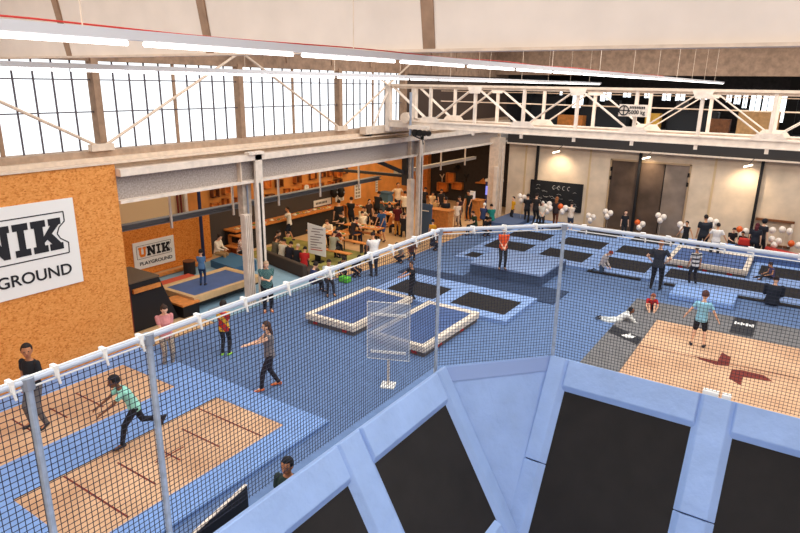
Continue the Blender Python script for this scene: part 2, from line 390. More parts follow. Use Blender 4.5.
# gallery beyond the crane (upper hall)
struct(B(-15.2, 9, 32.2, 40.5, 4.55, 4.7).build('floor_gallery', DARKST)); 
gw = mat('dark_gallery_wall', (46, 42, 42), .9, noise=.2)
struct(B(-15.2, 9, 40.2, 40.5, 4.7, 9.7).build('wall_gallery', gw)); struct(B(-15.2, -15.0, 32.2, 40.5, 4.7, 9.7).build('wall_gallery_left', gw))
skyp = emis('daylit_glass', (236, 244, 250), 2.6)
for i, (x0, x1, z0, z1) in enumerate([(-14.8,-14.0,5.3,6.87),(-13.3,-12.6,5.7,6.87),(-11.56,-10.9,6.16,6.83),(-10.19,-9.73,6.43,6.85),(-8.95,-8.61,6.41,6.82),(-7.93,-7.45,6.3,6.84),(-7.2,-6.68,6.3,6.85),(-5.9,-5.5,6.4,6.9),(-4.52,-4.25,6.3,6.9),(-4.12,-3.8,6.2,6.9),(-3.68,-3.45,6.0,6.95),(-3.3,-2.8,5.5,6.95),(-2.7,-2.2,5.6,6.95),(-2.1,-1.6,5.3,6.95),(-.8,-.3,5.4,6.95)]):
    w = empty('window_%d' % (i+6), (0, 0, 0), None, None); struct(w)
    B(x0, x1, 40.12, 40.18, z0, z1).build('window_pane', skyp, w)
    MB().box(x0-.05, x1+.05, 40.05, 40.15, z0-.06, z0).box(x0-.05, x1+.05, 40.05, 40.15, z1, z1+.06).box(x0-.06, x0, 40.05, 40.15, z0, z1).box(x1, x1+.06, 40.05, 40.15, z0, z1).box((x0+x1)/2-.02, (x0+x1)/2+.02, 40.05, 40.15, z0, z1).build('window_frame', BLACKP, w)
struct(B(-1.45, -1.0, 37.2, 37.6, 4.7, 9.7).build('wall_gallery_pier', BLACKP), 'black pier seen past the crane at the right')
for i, (x0, x1, z1, m_, lab) in enumerate(((-12.0, -10.6, 5.5, WOOD, 'wooden crate on the gallery behind the left part of the crane truss'), (-7.4, -6.7, 5.75, mat('yellow_crate', (214, 164, 70), .7), 'yellow box on the gallery behind the capacity sign'), (-4.4, -3.5, 5.6, WOODD, 'dark wooden shelf unit on the gallery right of the sign'), (-3.2, -1.5, 6.05, mat('tan_cabinet', (196, 150, 100), .7, noise=.1), 'wide tan cabinet on the gallery at the right end of the crane'))):
    t = empty('gallery_cabinet', ((x0+x1)/2, 34.2, 4.7), lab, 'cabinet'); w = (x1-x0)/2
    B(-w, w, -.3, .3, 0, z1-4.7).build('body', m_, t)
    for s in (-1, 1): B(min(0, s*w)+.03, max(0, s*w)-.03, -.33, -.3, .04, z1-4.74).build('door', m_, t)
for i, (x, h, w, lab) in enumerate(((-13.2, 2.6, .9, 'dark rounded machine on the gallery behind the crane trolley'), (-9.9, 1.9, 1.3, 'dark machine on the gallery left of the capacity sign'), (-5.4, 1.7, 1.2, 'low dark machine on the gallery right of the yellow box'), (.9, 1.3, 1.0, 'dark machine on the gallery at the right picture edge'))):
    t = empty('gallery_machine', (x, 35.5, 4.7), lab, 'machine')
    B(-w, w, -.4, .4, 0, h*.7).build('housing', mat('machine_dark', (50, 52, 56), .6), t, bevel=.08)
    MB().tube([(-w*.5, 0, h*.7), (-w*.5, 0, h)], .3, 12).build('drum', mat('machine_grey', (92, 92, 96), .5), t)
    B(0, w*.6, -.3, .3, h*.7, h*.85).build('cover', DARKST, t)

# ================================================================== CRANE
cr = empty('overhead_crane', (0, 0, 0), 'cream lattice bridge crane spanning the hall under the roof', 'crane')
nodes = [-14.1+1.86*k for k in range(1, 13)]
def truss(Y):
    t1, t0 = 6.93, 5.62
    MB().box(-14.1, 9, Y-.08, Y+.08, t1-.02, t1+.06).box(-14.1, 9, Y-.02, Y+.02, t1-.1, t1).build('top_chord', CREAM2, cr)
    MB().box(-14.1, 9, Y-.07, Y+.07, t0-.2, t0+.0).box(-14.1, 9, Y-.1, Y+.1, t0-.24, t0-.2).box(-14.1, 9, Y-.1, Y+.1, t0-.02, t0+.02).build('bottom_chord', CREAM, cr)
    prev = (-14.05, t1-.03); up = True
    for k in range(len(nodes)):
        x = nodes[k]; bot = (k % 2 == 0)
        B(x-.05, x+.05, Y-.05, Y+.05, t0, t1).build('vertical_post', CREAM, cr)
        p = (x, t0+.06) if bot else (x, t1-.05)
        dg = MB()
        for s in (-.045, .045): dg.bar((prev[0]+.1, Y+s, prev[1]), (p[0]-.1, Y+s, p[1]), .03, .1, up=(0, 1, 0))
        dg.build('diagonal', CREAM, cr)
        if bot: MB().prism([(x-.5, Y-.09, t0-.02), (x+.5, Y-.09, t0-.02), (x+.3, Y-.09, t0+.2), (x-.3, Y-.09, t0+.2)], (0, .02, 0)).build('gusset_plate', CREAM, cr)
        else: MB().prism([(x-.3, Y-.09, t1+.02), (x+.3, Y-.09, t1+.02), (x+.2, Y-.09, t1-.22), (x-.2, Y-.09, t1-.22)], (0, .02, 0)).build('gusset_plate', CREAM, cr)
        B(x-.05, x+.05, Y-.08, Y-.02, t0-.38, t0-.2).build('stub', CREAM, cr)
        prev = p
truss(20.6); truss(22.5)
B(-14.1, 9, 20.7, 22.4, 5.5, 5.55).build('walkway', CREAM2, cr)
hrm = MB().bar((-13, 22.7, 6.35), (9, 22.7, 6.35), .04, .04).bar((-13, 22.7, 6.75), (9, 22.7, 6.75), .03, .03)
hrm.build('handrail', CREAM2, cr)
B(-14.25, -14.05, 20.5, 20.7, 5.2, 6.98).build('end_post', CREAM, cr); B(-14.25, -14.05, 22.4, 22.6, 5.2, 6.98).build('end_post', CREAM, cr); MB().bar((-14.15, 20.5, 6.7), (-14.3, 19.7, 5.3), .06, .06).build('end_strut', CREAM, cr)
MB().box(-14.6, -14.3, 19.3, 23.4, 5.12, 5.4).build('end_truck', CREAM2, cr)
for y in (19.7, 23.0):
    MB().tube([(-14.52, y, 5.17), (-14.36, y, 5.17)], .14, 16).build('wheel', DARKST, cr)
MB().tube([(-14.05, 20.45, 6.93), (-14.2, 19.9, 7.25), (-14.3, 19.6, 7.25)], .03).build('cable', CREAM2, cr)
sg = empty('capacity_sign', (0, 0, 0), 'small cream lifting capacity sign reading 5000 on the crane truss', 'sign')
p0 = atY(618.5, 116, 20.45); p1 = atY(648, 105, 20.45)
B(p0.x, p1.x, 20.42, 20.46, p0.z, p1.z).build('board', CREAM, sg)
w = p1.x-p0.x; h = p1.z-p0.z
place_text('lettering', '5000 kg', w*.58, (p0.x+w*.36, 20.415, p0.z+h*.1), (1,0,0), (0,0,1), INK, sg, height=h*.45)
tb = MB()
for k in range(9): tb.box(p0.x+w*(.38+k*.062), p0.x+w*(.38+k*.062+.04), 20.41, 20.42, p0.z+h*.66, p0.z+h*.86)
tb.build('small_lettering', INK, sg)
cx, cz = p0.x+w*.18, p0.z+h*.5
MB().tube([(cx+.14*math.cos(t), 20.41, cz+.14*math.sin(t)) for t in [R(a) for a in range(0, 361, 20)]], .018, 5).box(cx-.015, cx+.015, 20.405, 20.42, cz-.14, cz+.14).box(cx-.14, cx+.14, 20.405, 20.42, cz-.015, cz+.015).build('round_emblem', INK, sg)
hs = empty('hoist_trolley', (0, 0, 0), 'grey hoist trolley with black pulleys hanging at the left end of the crane', 'hoist')
q = atY(421, 128, 20.35)
B(q.x-.5, q.x+.35, 20.2, 20.42, q.z-.05, q.z+.08).build('frame', CREAM, hs)
for k in range(4): MB().tube([(q.x-.2+k*.2, 20.2, q.z-.18), (q.x-.2+k*.2, 20.3, q.z-.18)], .13-.01*k, 14).build('pulley', BLACKP, hs)
MB().tube([(q.x-.45, 20.3, q.z-.3), (q.x-.45, 20.3, 6.7)], .05).build('post', GREY, hs)
MB().tube([(q.x-.65, 20.2, q.z+.35), (q.x-.65, 20.45, q.z+.35)], .2, 14).build('cable_drum', CREAM2, hs)
MB().tube([(q.x-.32, 20.3, q.z-.3), (q.x+.1, 20.3, q.z-.42), (q.x+.15, 20.3, q.z-.6)], .025).build('hook', DARKST, hs)

# ================================================================== TUBE LIGHTS ALONG THE HALL
tubeM = emis('lit_tube', (255, 250, 246), 4.5)
def lightline(X, z, y0, y1, lab, n, seg, sc):
    t = empty('tube_light_row', (0, 0, 0), lab, 'light')
    B(X-.045*sc, X+.045*sc, y0, y1, z+.03*sc, z+.1*sc).build('batten', mat('batten_grey', (206, 204, 206), .5), t)
    y = y0+.1; k = 0
    while y < y1-.3:
        o = MB().tube([(X, y, z+.005), (X, min(y+seg, y1)-.12, z+.005)], .018*sc, 8).build('tube', tubeM, t); y += seg; k += 1
    for yy in [y0+1.2+2.6*i for i in range(int((y1-y0)/2.6))]:
        if 5.5 < yy < 6.4: continue
        MB().tube([(X, yy, z+.1*sc), (X, yy, 9.7)], .005, 5).build('suspension_wire', CREAM2, t)
    return t
t1 = lightline(-3.7, 7.212, 1.0, 31, 'upper long row of lit fluorescent tubes with a red cable on top', 1, 1.5, .85)
MB().tube([(-3.7+.02*math.sin(k*1.3), 1.0+k*.45, 7.305+.008*math.sin(k*.9)) for k in range(40)], .006, 6).build('red_cable', RED, t1)
t2 = lightline(-9.0, 7.11, 2.0, 31, 'lower long row of lit fluorescent tubes in front of the high windows', 1, 1.5, 1.0)
for i, (px_, py_) in enumerate(((556, 152), (646, 158), (748, 166))):
    p = atY(px_, py_, 31.2)
    l = empty('wall_lamp', (p.x, 31.2, p.z), ['slim lit wall washer lamp above the chalkboard', 'slim lit wall washer lamp above the steel doors', 'slim lit wall washer lamp right of the steel doors'][i], 'lamp')
    MB().tube([(-.16, -.02, -.05), (.16, .1, .05)], .035, 8).build('lit_tube', emis('warm_lamp', (255, 236, 206), 6), l)
    MB().tube([(.0, .05, .03), (.2, .5, .35), (.2, .6, .4)], .015, 6).build('arm', DARKST, l)
    L = bpy.data.lights.new('lamp', 'SPOT'); L.energy = 130; L.color = (1, .82, .6); L.spot_size = R(105); L.spot_blend = .9; L.shadow_soft_size = .1
    lo = bpy.data.objects.new('lamp_light', L); C.objects.link(lo); lo.parent = l; lo.location = (0, -.1, -.1)
    lo.rotation_euler = Vector((0, .62, -.78)).to_track_quat('-Z', 'Y').to_euler()

# ================================================================== TRAMPOLINES ON THE HALL FLOOR
def ringpad(x0, x1, y0, y1, a0, a1, b0, b1, z0, z1):
    """rectangular ring: outer x0..x1,y0..y1, hole a0..a1,b0..b1, with bevelled inner lip"""
    m = MB(); e = .04
    O = [(x0, y0), (x1, y0), (x1, y1), (x0, y1)]; I = [(a0, b0), (a1, b0), (a1, b1), (a0, b1)]; J = [(a0-e, b0-e), (a1+e, b0-e), (a1+e, b1+e), (a0-e, b1+e)]
    vs = [(x, y, z0) for x, y in O]+[(x, y, z1) for x, y in O]+[(x, y, z1) for x, y in J]+[(x, y, z1-.03) for x, y in I]+[(x, y, z0) for x, y in I]
    fs = []
    for i in range(4):
        j = (i+1) % 4
        for k in range(4): fs.append((k*4+i, k*4+j, (k+1)*4+j, (k+1)*4+i))
        fs.append((16+i, 16+j, j, i))
    return m.add(vs, fs)
def floor_tramp(name, lab, x0, x1, y0, y1, a0, a1, b0, b1, padm, bedm, z=.07, group=None):
    t = empty(name, ((a0+a1)/2, (b0+b1)/2, 0), lab, 'trampoline', group); ox, oy = (a0+a1)/2, (b0+b1)/2
    ringpad(x0-ox, x1-ox, y0-oy, y1-oy, a0-ox, a1-ox, b0-oy, b1-oy, .0, z).build('frame_pad', padm, t)
    B(a0-ox-.03, a1-ox+.03, b0-oy-.03, b1-oy+.03, z-.05, z-.035).build('bed', bedm, t)
    return t, ox, oy
g_ = .012
T1, ox, oy = floor_tramp('large_trampoline', 'nearest large trampoline with tan bed, red lines and blue pads at the lower left', -11.02, -7.62, 2.6, 8.96, -10.42, -8.33, 3.9, 8.32, PADT, TANBED, .09)
def line(mb, a, b, w, z, o): 
    mb.bar((a[0]-o[0], a[1]-o[1], z), (b[0]-o[0], b[1]-o[1], z), w, .004)
ml = MB(); z = .057
yc = 6.1
for (y, xa, xb) in ((4.75, -10.35, -8.4), (5.55, -9.95, -8.8), (7.0, -9.95, -8.8), (7.75, -10.35, -8.4)): line(ml, (xa, y), (xb, y), .035, z, (ox, oy))
line(ml, (-9.7, 6.27), (-9.05, 6.27), .035, z, (ox, oy)); line(ml, (-9.37, 5.95), (-9.37, 6.6), .035, z, (ox, oy))
ml.build('bed_marking', MAROON, T1)
dk = MB()
dk.box(-10.46-ox, -10.40-ox, 3.9-oy, 8.34-oy, .055, .062).build('spring_gap', BLACKP, T1)
T2, ox, oy = floor_tramp('large_trampoline', 'large tan trampoline with blue pads along the orange chipboard wall', -14.38, -11.04, 2.6, 8.96, -13.68, -11.6, 3.8, 8.1, PADT, TANBED, .09)
ml = MB()
for (y, xa, xb) in ((5.2, -13.2, -12.1), (6.6, -13.2, -12.1), (4.3, -13.6, -11.7)): line(ml, (xa, y), (xb, y), .035, z, (ox, oy))
line(ml, (-13.0, 5.9), (-12.3, 5.9), .035, z, (ox, oy)); line(ml, (-12.65, 5.6), (-12.65, 6.2), .035, z, (ox, oy))
ml.build('bed_marking', MAROON, T2)
# grid of black beds
cols = [(-11.9, -9.42, -11.67, -9.76), (-9.42, -6.83, -9.1, -7.15), (-6.83, -4.3, -6.5, -4.65)]
rows = [(23.72, 26.64, 24.5, 26.2), (26.64, 29.2, 27.08, 28.7), (29.2, 31.55, 29.72, 31.1)]
ordc = ['first', 'second', 'third']; ordr = ['near row', 'second row', 'back row']
for i, (x0, x1, a0, a1) in enumerate(cols):
    for j, (y0, y1, b0, b1) in enumerate(rows):
        t, ox, oy = floor_tramp('floor_trampoline', 'black trampoline bed in the far blue grid, %s column from the left, %s' % (ordc[i], ordr[j]), x0+g_, x1-g_, y0+g_, y1-g_, a0, a1, b0, b1, PAD, BED, .07, 'black beds of the far trampoline grid')
floor_tramp('tumbling_trampoline', 'long black tumbling bed running to the right edge behind the light blue mat', -4.28, 5.9, 23.72, 26.1, -3.95, 5.6, 24.5, 25.95, PAD, BED, .07)
floor_tramp('floor_trampoline', 'black trampoline bed right of the ivory edged navy mat by the right edge', -1.2, 5.9, 26.15, 29.2, -.95, 5.6, 27.0, 28.75, PAD, BED, .07)
floor_tramp('floor_trampoline', 'hidden-edge black trampoline bed behind the navy mat in the back row', -4.28, 1.4, 29.22, 31.3, -3.95, 1.1, 29.8, 30.9, PAD, BED, .07)
floor_tramp('small_trampoline', 'very small black bed left of the light blue box', -11.9, -10.35, 22.3, 23.7, -11.65, -11.05, 22.66, 23.5, PAD, BED, .05)
floor_tramp('floor_trampoline', 'black trampoline in front of the blue box, behind the right ivory edged mat', -9.5, -6.9, 16.42, 19.02, -9.14, -7.2, 16.95, 18.42, PAD, BED, .12)
floor_tramp('floor_trampoline', 'black trampoline behind the left ivory edged mat where the boy in black stands', -12.0, -9.52, 16.42, 19.02, -11.66, -9.76, 16.9, 18.3, PAD, BED, .12)
floor_tramp('grey_padded_trampoline', 'big tan trampoline with grey pads and maroon zigzag at the right', -4.14, 2.5, 13.2, 21.15, -3.15, 1.5, 14.2, 19.5, GREYPAD, TANBED, .09)
gt = bpy.data.objects['grey_padded_trampoline']; ox, oy = gt.location.x, gt.location.y
zz = MB()
c8 = lambda x, y: at(680+x/6.667, 350+y/6.667, .055)
for P in ([(90, 40), (150, 70), (240, 100), (325, 108), (340, 50), (280, 15), (250, 75)], [(345, 128), (325, 190), (405, 237), (418, 180), (540, 200), (618, 210), (560, 170), (520, 160), (415, 135)]):
    Q = [c8(*p) for p in P]; zz.prism([(q.x-ox, q.y-oy, .056) for q in Q], (0, 0, .003))
zz.build('zigzag_print', MAROON, gt)
sm = MB(); line(sm, (-3.12, 17.1), (1.5, 17.35), .03, .057, (ox, oy)); sm.build('seam', MAROON, gt)
bl = MB().prism([(-4.12-ox, 17.5-oy, .091), (-3.17-ox, 17.02-oy, .091), (-3.17-ox, 17.58-oy, .091), (-4.12-ox, 18.12-oy, .091)], (0, 0, .006))
b_ = bl.build('printed_patch', INK, gt)
MB().prism([(-3.55-ox, 17.35-oy, .098), (-3.4-ox, 17.38-oy, .098), (-3.35-ox, 17.6-oy, .098), (-3.5-ox, 17.58-oy, .098), (-3.5-ox, 17.75-oy, .098), (-3.62-ox, 17.6-oy, .098), (-3.72-ox, 17.45-oy, .098)], (0, 0, .004)).build('white_animal_emblem', WHITE, b_)
b2 = B(-1.15-ox, -.53-ox, 19.58-oy, 21.13-oy, .091, .097).build('printed_patch', INK, gt)
wt = MB()
for k in range(7): wt.box(-1.1-ox+k*.077, -1.04-ox+k*.077, 20.42-oy+.06*(k % 2), 20.62-oy+.07*((k+1) % 2), .098, .1)
wt.build('white_lettering', WHITE, b2)
# dark slate edges, box, mats
tag(MB().prism([(-12.6, 19.05, 0), (-6.35, 19.05, 0), (-6.35, 20.64, 0), (-10.3, 20.64, 0), (-10.3, 20.1, 0), (-12.6, 19.9, 0)], (0, 0, .03)).build('landing_mat', mat('deep_slate_vinyl', (50, 66, 94), .9, noise=.05)), 'dark slate landing mat on the floor before the raised blue box', 'mat')
bx = empty('platform_box', (-8.85, 22, 0), 'low light blue platform box with dark slate sides under the boy in orange', 'platform')
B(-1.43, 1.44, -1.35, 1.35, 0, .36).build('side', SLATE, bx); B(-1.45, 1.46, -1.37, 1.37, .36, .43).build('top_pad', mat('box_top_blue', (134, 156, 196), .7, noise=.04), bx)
for i, (x0, x1, lab) in enumerate(((-6.6, -4.6, 'thin dark slab along the pads behind the kneeling girl in white'), (-3.75, -3.36, 'short dark slab at the feet of the man in black, beside the light blue mat'), (-1.3, 5.5, 'thin dark slab right of the light blue mat'))):
    tag(B(x0, x1, 23.52, 23.7, 0, .06).build('floor_slab', BLACKP), lab, 'slab')
tag(B(-3.3, -1.3, 22.05, 23.5, 0, .2).build('crash_mat', mat('sky_blue_vinyl', (142, 176, 232), .6, noise=.03), bevel=.03), 'light blue crash mat lying behind the grey padded trampoline', 'mat')
tag(MB().prism([(-13.45, 28.6, 0), (-11.95, 28.9, 0), (-11.95, 31.6, 0), (-13.4, 31.6, 0)], (0, 0, .22)).build('slate_ramp', mat('slate_mat_far', (88, 104, 136), .8)), 'slate blue raised mat at the far corner beside the thick cream column', 'mat')
def air_mat(lab, x0, x1, y0, y1, H, inner, nlogo, cat='mat'):
    t = empty('air_mat', ((x0+x1)/2, (y0+y1)/2, 0), lab, cat); a = (x1-x0)/2; b = (y1-y0)/2
    B(-a+.06, a-.06, -b+.06, b-.06, 0, H*.5).build('lower_body', mat('grey_brown_vinyl', (104, 96, 90), .7), t)
    m = ringpad(-a, a, -b, b, -a+.2, a-.2, -b+.2, b-.2, H*.42, H); m.build('edge_cushion', BEIGEPAD, t, bevel=.03)
    B(-a+.16, a-.16, -b+.16, b-.16, H*.5, H-.035).build('top_sheet', inner, t)
    lg = []
    for k in range(nlogo):
        x = -a*.6+k*(1.2*a/max(1, nlogo-1)) if nlogo > 1 else 0
        lg.append(B(x-.09, x+.09, -b+.05, -b+.06-.012+.02, H*.12, H*.36))
    for k, y in enumerate((-b*.45, b*.35)): lg.append(B(a-.07, a-.045, y-.11, y+.11, H*.12, H*.36))
    for q in lg: q.build('red_badge', RED, t)
    return t
air_mat('ivory edged navy air mat on the left of the pair in mid hall', -11.92, -10.08, 13.0, 16.2, .33, NAVY, 2)
air_mat('ivory edged navy air mat on the right of the pair, beside the white stand', -9.5, -7.66, 12.95, 16.2, .33, NAVY, 2)
air_mat('long ivory edged navy mat in the back rows at the right', -4.25, -1.28, 26.2, 28.95, .33, NAVY, 3)
tag(B(-4.0, 1.5, 29.0, 29.35, 0, .4).build('blue_bolster', NAVY, bevel=.05), 'blue bolster behind the ivory edged mat at the right', 'bolster')
for i, (px0, px1, py_, lab) in enumerate(((689, 705, 244, 'small light blue foam block left of the big man in black'), (721, 741, 248, 'small light blue foam block right of the boy in white'))):
    p = at(px0, py_, .0); q2 = at(px1, py_+2, 0)
    tag(B(p.x, q2.x, 29.45, 29.9, .08, .5).build('foam_block', PAD, bevel=.03), lab, 'block')
# red mat + dark block near right balloons
p = at(764, 250, 0)
rm = MB().prism([(p.x, 30.2, .08), (p.x+1.3, 29.7, .08), (p.x+1.4, 30.0, .08), (p.x+.1, 30.7, .08)], (0, 0, .35))
tag(rm.build('red_mat', RED), 'red mat leaning low by the right balloons', 'mat')
tag(B(-2.1, -1.3, 29.5, 30.0, .08, .55).build('dark_block', mat('midnight_vinyl', (40, 48, 78), .7), bevel=.03), 'dark navy block with the red top beside the man in black at the right', 'block')

# stand with transparent board
sb = empty('board_stand', at(388.2, 385.6), 'white framed transparent board on a pole with a square foot in mid hall', 'stand', rz=R(-14))
sb.rotation_euler = (0, 0, R(24))
B(-.17, .17, -.17, .17, 0, .03).build('foot', WHITE, sb)
MB().tube([(0, 0, .03), (0, 0, 1.95)], .028, 10).build('pole', CREAM, sb)
ac = mat('acrylic_board', (190, 205, 228), .3); ac.node_tree.nodes['Principled BSDF'].inputs['Alpha'].default_value = .5
B(-.5, .5, -.045, -.035, .72, 2.14).build('clear_panel', ac, sb)
MB().box(-.42, .42, -.075, -.046, 1.81, 1.87).build('crossbar', WHITE, sb)
MB().box(-.42, .42, -.075, -.046, .87, .93).build('crossbar', WHITE, sb)
MB().box(-.51, .51, -.05, -.03, .7, .72).box(-.51, .51, -.05, -.03, 2.13, 2.15).box(-.515, -.495, -.05, -.03, .7, 2.15).box(.495, .515, -.05, -.03, .7, 2.15).build('frame', WHITE, sb)

# ================================================================== FOREGROUND: SLOPED COURT
c60, s60 = .5, math.sqrt(3)/2
PL = lambda y, t, n=0: Vector((-3.72+c60*t+s60*n, y, 3.3-s60*t+c60*n))
PR = lambda x, t, n=0: Vector((x, 8.0-c60*t-s60*n, 3.3-s60*t+c60*n))
def pad_piece(m, P, u0, u1, t0, t1, th, bev):
    """flat cushion on the slope between u0..u1 and t0..t1, bev = (u0,u1,t0,t1) bevel widths"""
    a, b, c, d = bev
    lo = [P(u0, t0, 0), P(u1, t0, 0), P(u1, t1, 0), P(u0, t1, 0)]
    hi = [P(u0+a, t0+c, th), P(u1-b, t0+c, th), P(u1-b, t1-d, th), P(u0+a, t1-d, th)]
    m.hexa(lo+hi)
def wrinkled(o, amp=.006):
    s = o.modifiers.new('sub', 'SUBSURF'); s.subdivision_type = 'SIMPLE'; s.levels = s.render_levels = 5
    return o
END = 2.7
def wall_tramp(name, lab, P, b0, b1, l0, r1, grp):
    t = empty(name, (0, 0, 0), lab, 'trampoline', grp); bot = 2.07 if P is PL else 2.5
    m = MB(); m.hexa([P(b0-.05, .4, .0), P(b1+.05, .4, .0), P(b1+.05, bot+.05, .0), P(b0-.05, bot+.05, .0), P(b0-.05, .4, .012), P(b1+.05, .4, .012), P(b1+.05, bot+.05, .012), P(b0-.05, bot+.05, .012)])
    m.build('bed', BED, t)
    m = MB(); pad_piece(m, P, b0-.07, b1+.07, .0, .455, .085, (.035, .035, .01, .085)); m.build('top_pad', PADF, t, bevel=.01)
    segs = ((0, END),) if P is PL else ((0, 1.47), (1.475, END))
    if l0 is not None:
        for a, b in segs:
            m = MB(); pad_piece(m, P, l0, b0, a, b, .075, (.012, .10, .008, .008)); m.build('side_pad', PADF, t, bevel=.01)
    for a, b in segs:
        m = MB(); pad_piece(m, P, b1, r1, a, b, .075, (.10, .10 if r1-b1 > .45 else .012, .008, .008)); m.build('side_pad', PADF, t, bevel=.01)
    m = MB(); pad_piece(m, P, b0, b1, bot, END, .08, (.01, .01, .08, .01)); m.build('bottom_pad', PADF, t, bevel=.01)
    return t
G = None
wall_tramp('wall_trampoline', 'sloped black wall trampoline with periwinkle pads, bottom centre-left, cut by the bottom edge', PL, 2.79, 4.37, None, 4.885, G)
wall_tramp('wall_trampoline', 'sloped black wall trampoline left of the plain triangular corner pad', PL, 4.89, 6.46, None, 6.76, G)
wall_tramp('wall_trampoline', 'widest visible sloped wall trampoline right of the plain triangular corner pad', PR, -2.30, -.70, -2.62, -.205, G)
wall_tramp('wall_trampoline', 'sloped wall trampoline cut off by the right edge of the picture', PR, -.20, 1.4, None, 1.89, G)
wall_tramp('wall_trampoline', 'sloped wall trampoline left of all the others, mostly outside the frame', PL, .69, 2.2, .3, 2.785, G)
# triangular corner pad
A_, B_, C_ = Vector((-3.72, 6.78, 3.3)), Vector((-2.63, 8.0, 3.3)), Vector((-2.60, 6.83, 1.36))
nrm = (B_-A_).cross(C_-A_).normalized()
if nrm.z < 0: nrm = -nrm
cpd = MB().prism([A_, B_, C_], nrm*.022)
kp = empty('corner_pad', (0, 0, 0), 'plain triangular periwinkle pad filling the corner between the sloped trampolines', 'pad')
cpd.build('panel', PADF, kp)
dt = (C_-(A_+B_)/2).normalized()
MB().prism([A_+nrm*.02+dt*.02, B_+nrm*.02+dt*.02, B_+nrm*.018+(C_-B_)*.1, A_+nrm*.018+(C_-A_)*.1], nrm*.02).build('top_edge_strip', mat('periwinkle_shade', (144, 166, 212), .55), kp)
MB().tube([A_*.62+B_*.38+dt*.25+nrm*.022, A_*.35+B_*.25+C_*.4+nrm*.022], .002, 4).build('crease', PADF, kp)
# court deck, outer walls
struct(MB().prism([PL(-2, END), PL(6.7, END), PR(-2.58, END), PR(6, END), Vector((6, -2, 3.3-s60*END))], (0, 0, -.08)).build('floor_court', PADF), 'padded court deck at the foot of the slopes')
struct(B(-3.74, -3.62, -2, 6.8, 0, 3.1).build('wall_platform_left', DARKST)); struct(B(-2.6, 6, 7.88, 8.0, 0, 3.1).build('wall_platform_far', DARKST))
struct(MB().prism([(-3.72, 6.8, 0), (-2.6, 8.0, 0), (-2.6, 7.9, 0), (-3.62, 6.8, 0)], (0, 0, 3.1)).build('wall_platform_corner', DARKST))

# ================================================================== SAFETY NET
ZR = 5.21
NP = [(-3.80, -.6), (-3.80, 6.72), (-2.60, 8.0), (6.0, 8.08)]
sn = empty('safety_net', (0, 0, 0), 'dark square-mesh safety net on galvanised posts around the sloped trampolines', 'net')
for (x, y) in ((-3.80, 1.62), (-3.80, 2.47), (-3.80, 6.72), (-2.60, 7.98)):
    MB().tube([(x, y, 3.0), (x, y, ZR)], .025, 12).build('post', GALV, sn)
    MB().tube([(x, y, ZR-.06), (x, y, ZR+.02)], .04, 12).build('post_clamp', GREY, sn)
for a, b in zip(NP[:-1], NP[1:]):
    A = Vector((a[0], a[1], ZR)); Bq = Vector((b[0], b[1], ZR))
    MB().tube([A, Bq], .021, 12).build('top_rail', mat('rail_white_steel', (190, 198, 212), .5), sn); MB().tube([A+Vector((0, 0, .023)), Bq+Vector((0, 0, .023))], .007, 8).build('white_top_strip', WHITE, sn)  # thin white strip along the top of each rail
    MB().tube([A-Vector((0, 0, .052)), Bq-Vector((0, 0, .052))], .007, 8).build('net_rope', WHITE, sn)
    L = (Bq-A).length; d = (Bq-A)/L; m = MB(); s = .042; cw = .0040
    dz = Vector((0, 0, 1)); n = d.cross(dz)
    def quadbar(p, q, w):
        m.bar(p, q, w, w)
    k = 0
    while k*s < L:
        p = A+d*(k*s+.01); m.bar((p.x, p.y, 3.3), (p.x, p.y, ZR-.05), cw, cw); k += 1
    zr = 3.32
    while zr < ZR-.06:
        m.bar((A.x, A.y, zr), (Bq.x, Bq.y, zr), cw, cw); zr += s
    o = m.build('net_panel', CORD, sn)
    # white tie straps
def tie(p, d, ln=.12):
    t = MB(); t.box(p.x-.03, p.x+.03, p.y-.014, p.y+.014, p.z-.03, p.z+.04)
    t.tube([p+Vector((.026, 0, .01)), p+Vector((.036, .0, -.04)), p+Vector((.034, .008, -ln))], .009, 6)
    return t.build('tie_strap', WHITE, sn)
for y in (1.52, 1.79, 2.12, 2.40, 2.91, 3.39, 3.91, 4.5, 5.2, 5.6, 6.1, 6.55): tie(Vector((-3.8, y, ZR)), 0, .085)
for f_ in (.25, .5, .75): tie(Vector((-3.8+1.2*f_, 6.72+1.28*f_, ZR)), 0, .06)
for x in (-2.35, -1.6, -1.3, -.7, -.4, .1): tie(Vector((x, 8.02, ZR)), 0, .09)
for a_, b_ in ((-.64, -.46), (-.42, -.32)): B(a_, b_, 7.97, 8.06, 3.3, 3.36).build('base_strap', WHITE, sn)

# ================================================================== BOARD BELOW THE NET, VAULTING BOX ETC.
a = at(198, 528, .75); b = at(246, 484, .75)
lb = empty('low_panel', (0, 0, 0), 'long dark low panel with pale top edge behind the lower left pads', 'panel')
a.z = b.z = 0
dv = (b-a).normalized()
a2 = a-dv*.9
MB().bar(a2+Vector((0, 0, .36)), b+Vector((0, 0, .36)), .05, .72).build('panel_face', BLACKP, lb)
MB().bar(a2+Vector((0, 0, .735)), b+Vector((0, 0, .735)), .05, .02).build('top_edge', CREAM, lb)
MB().bar(b+Vector((0, 0, .02)), b+dv*.05+Vector((0, 0, .02)), .4, .04).build('foot', BLACKP, lb)

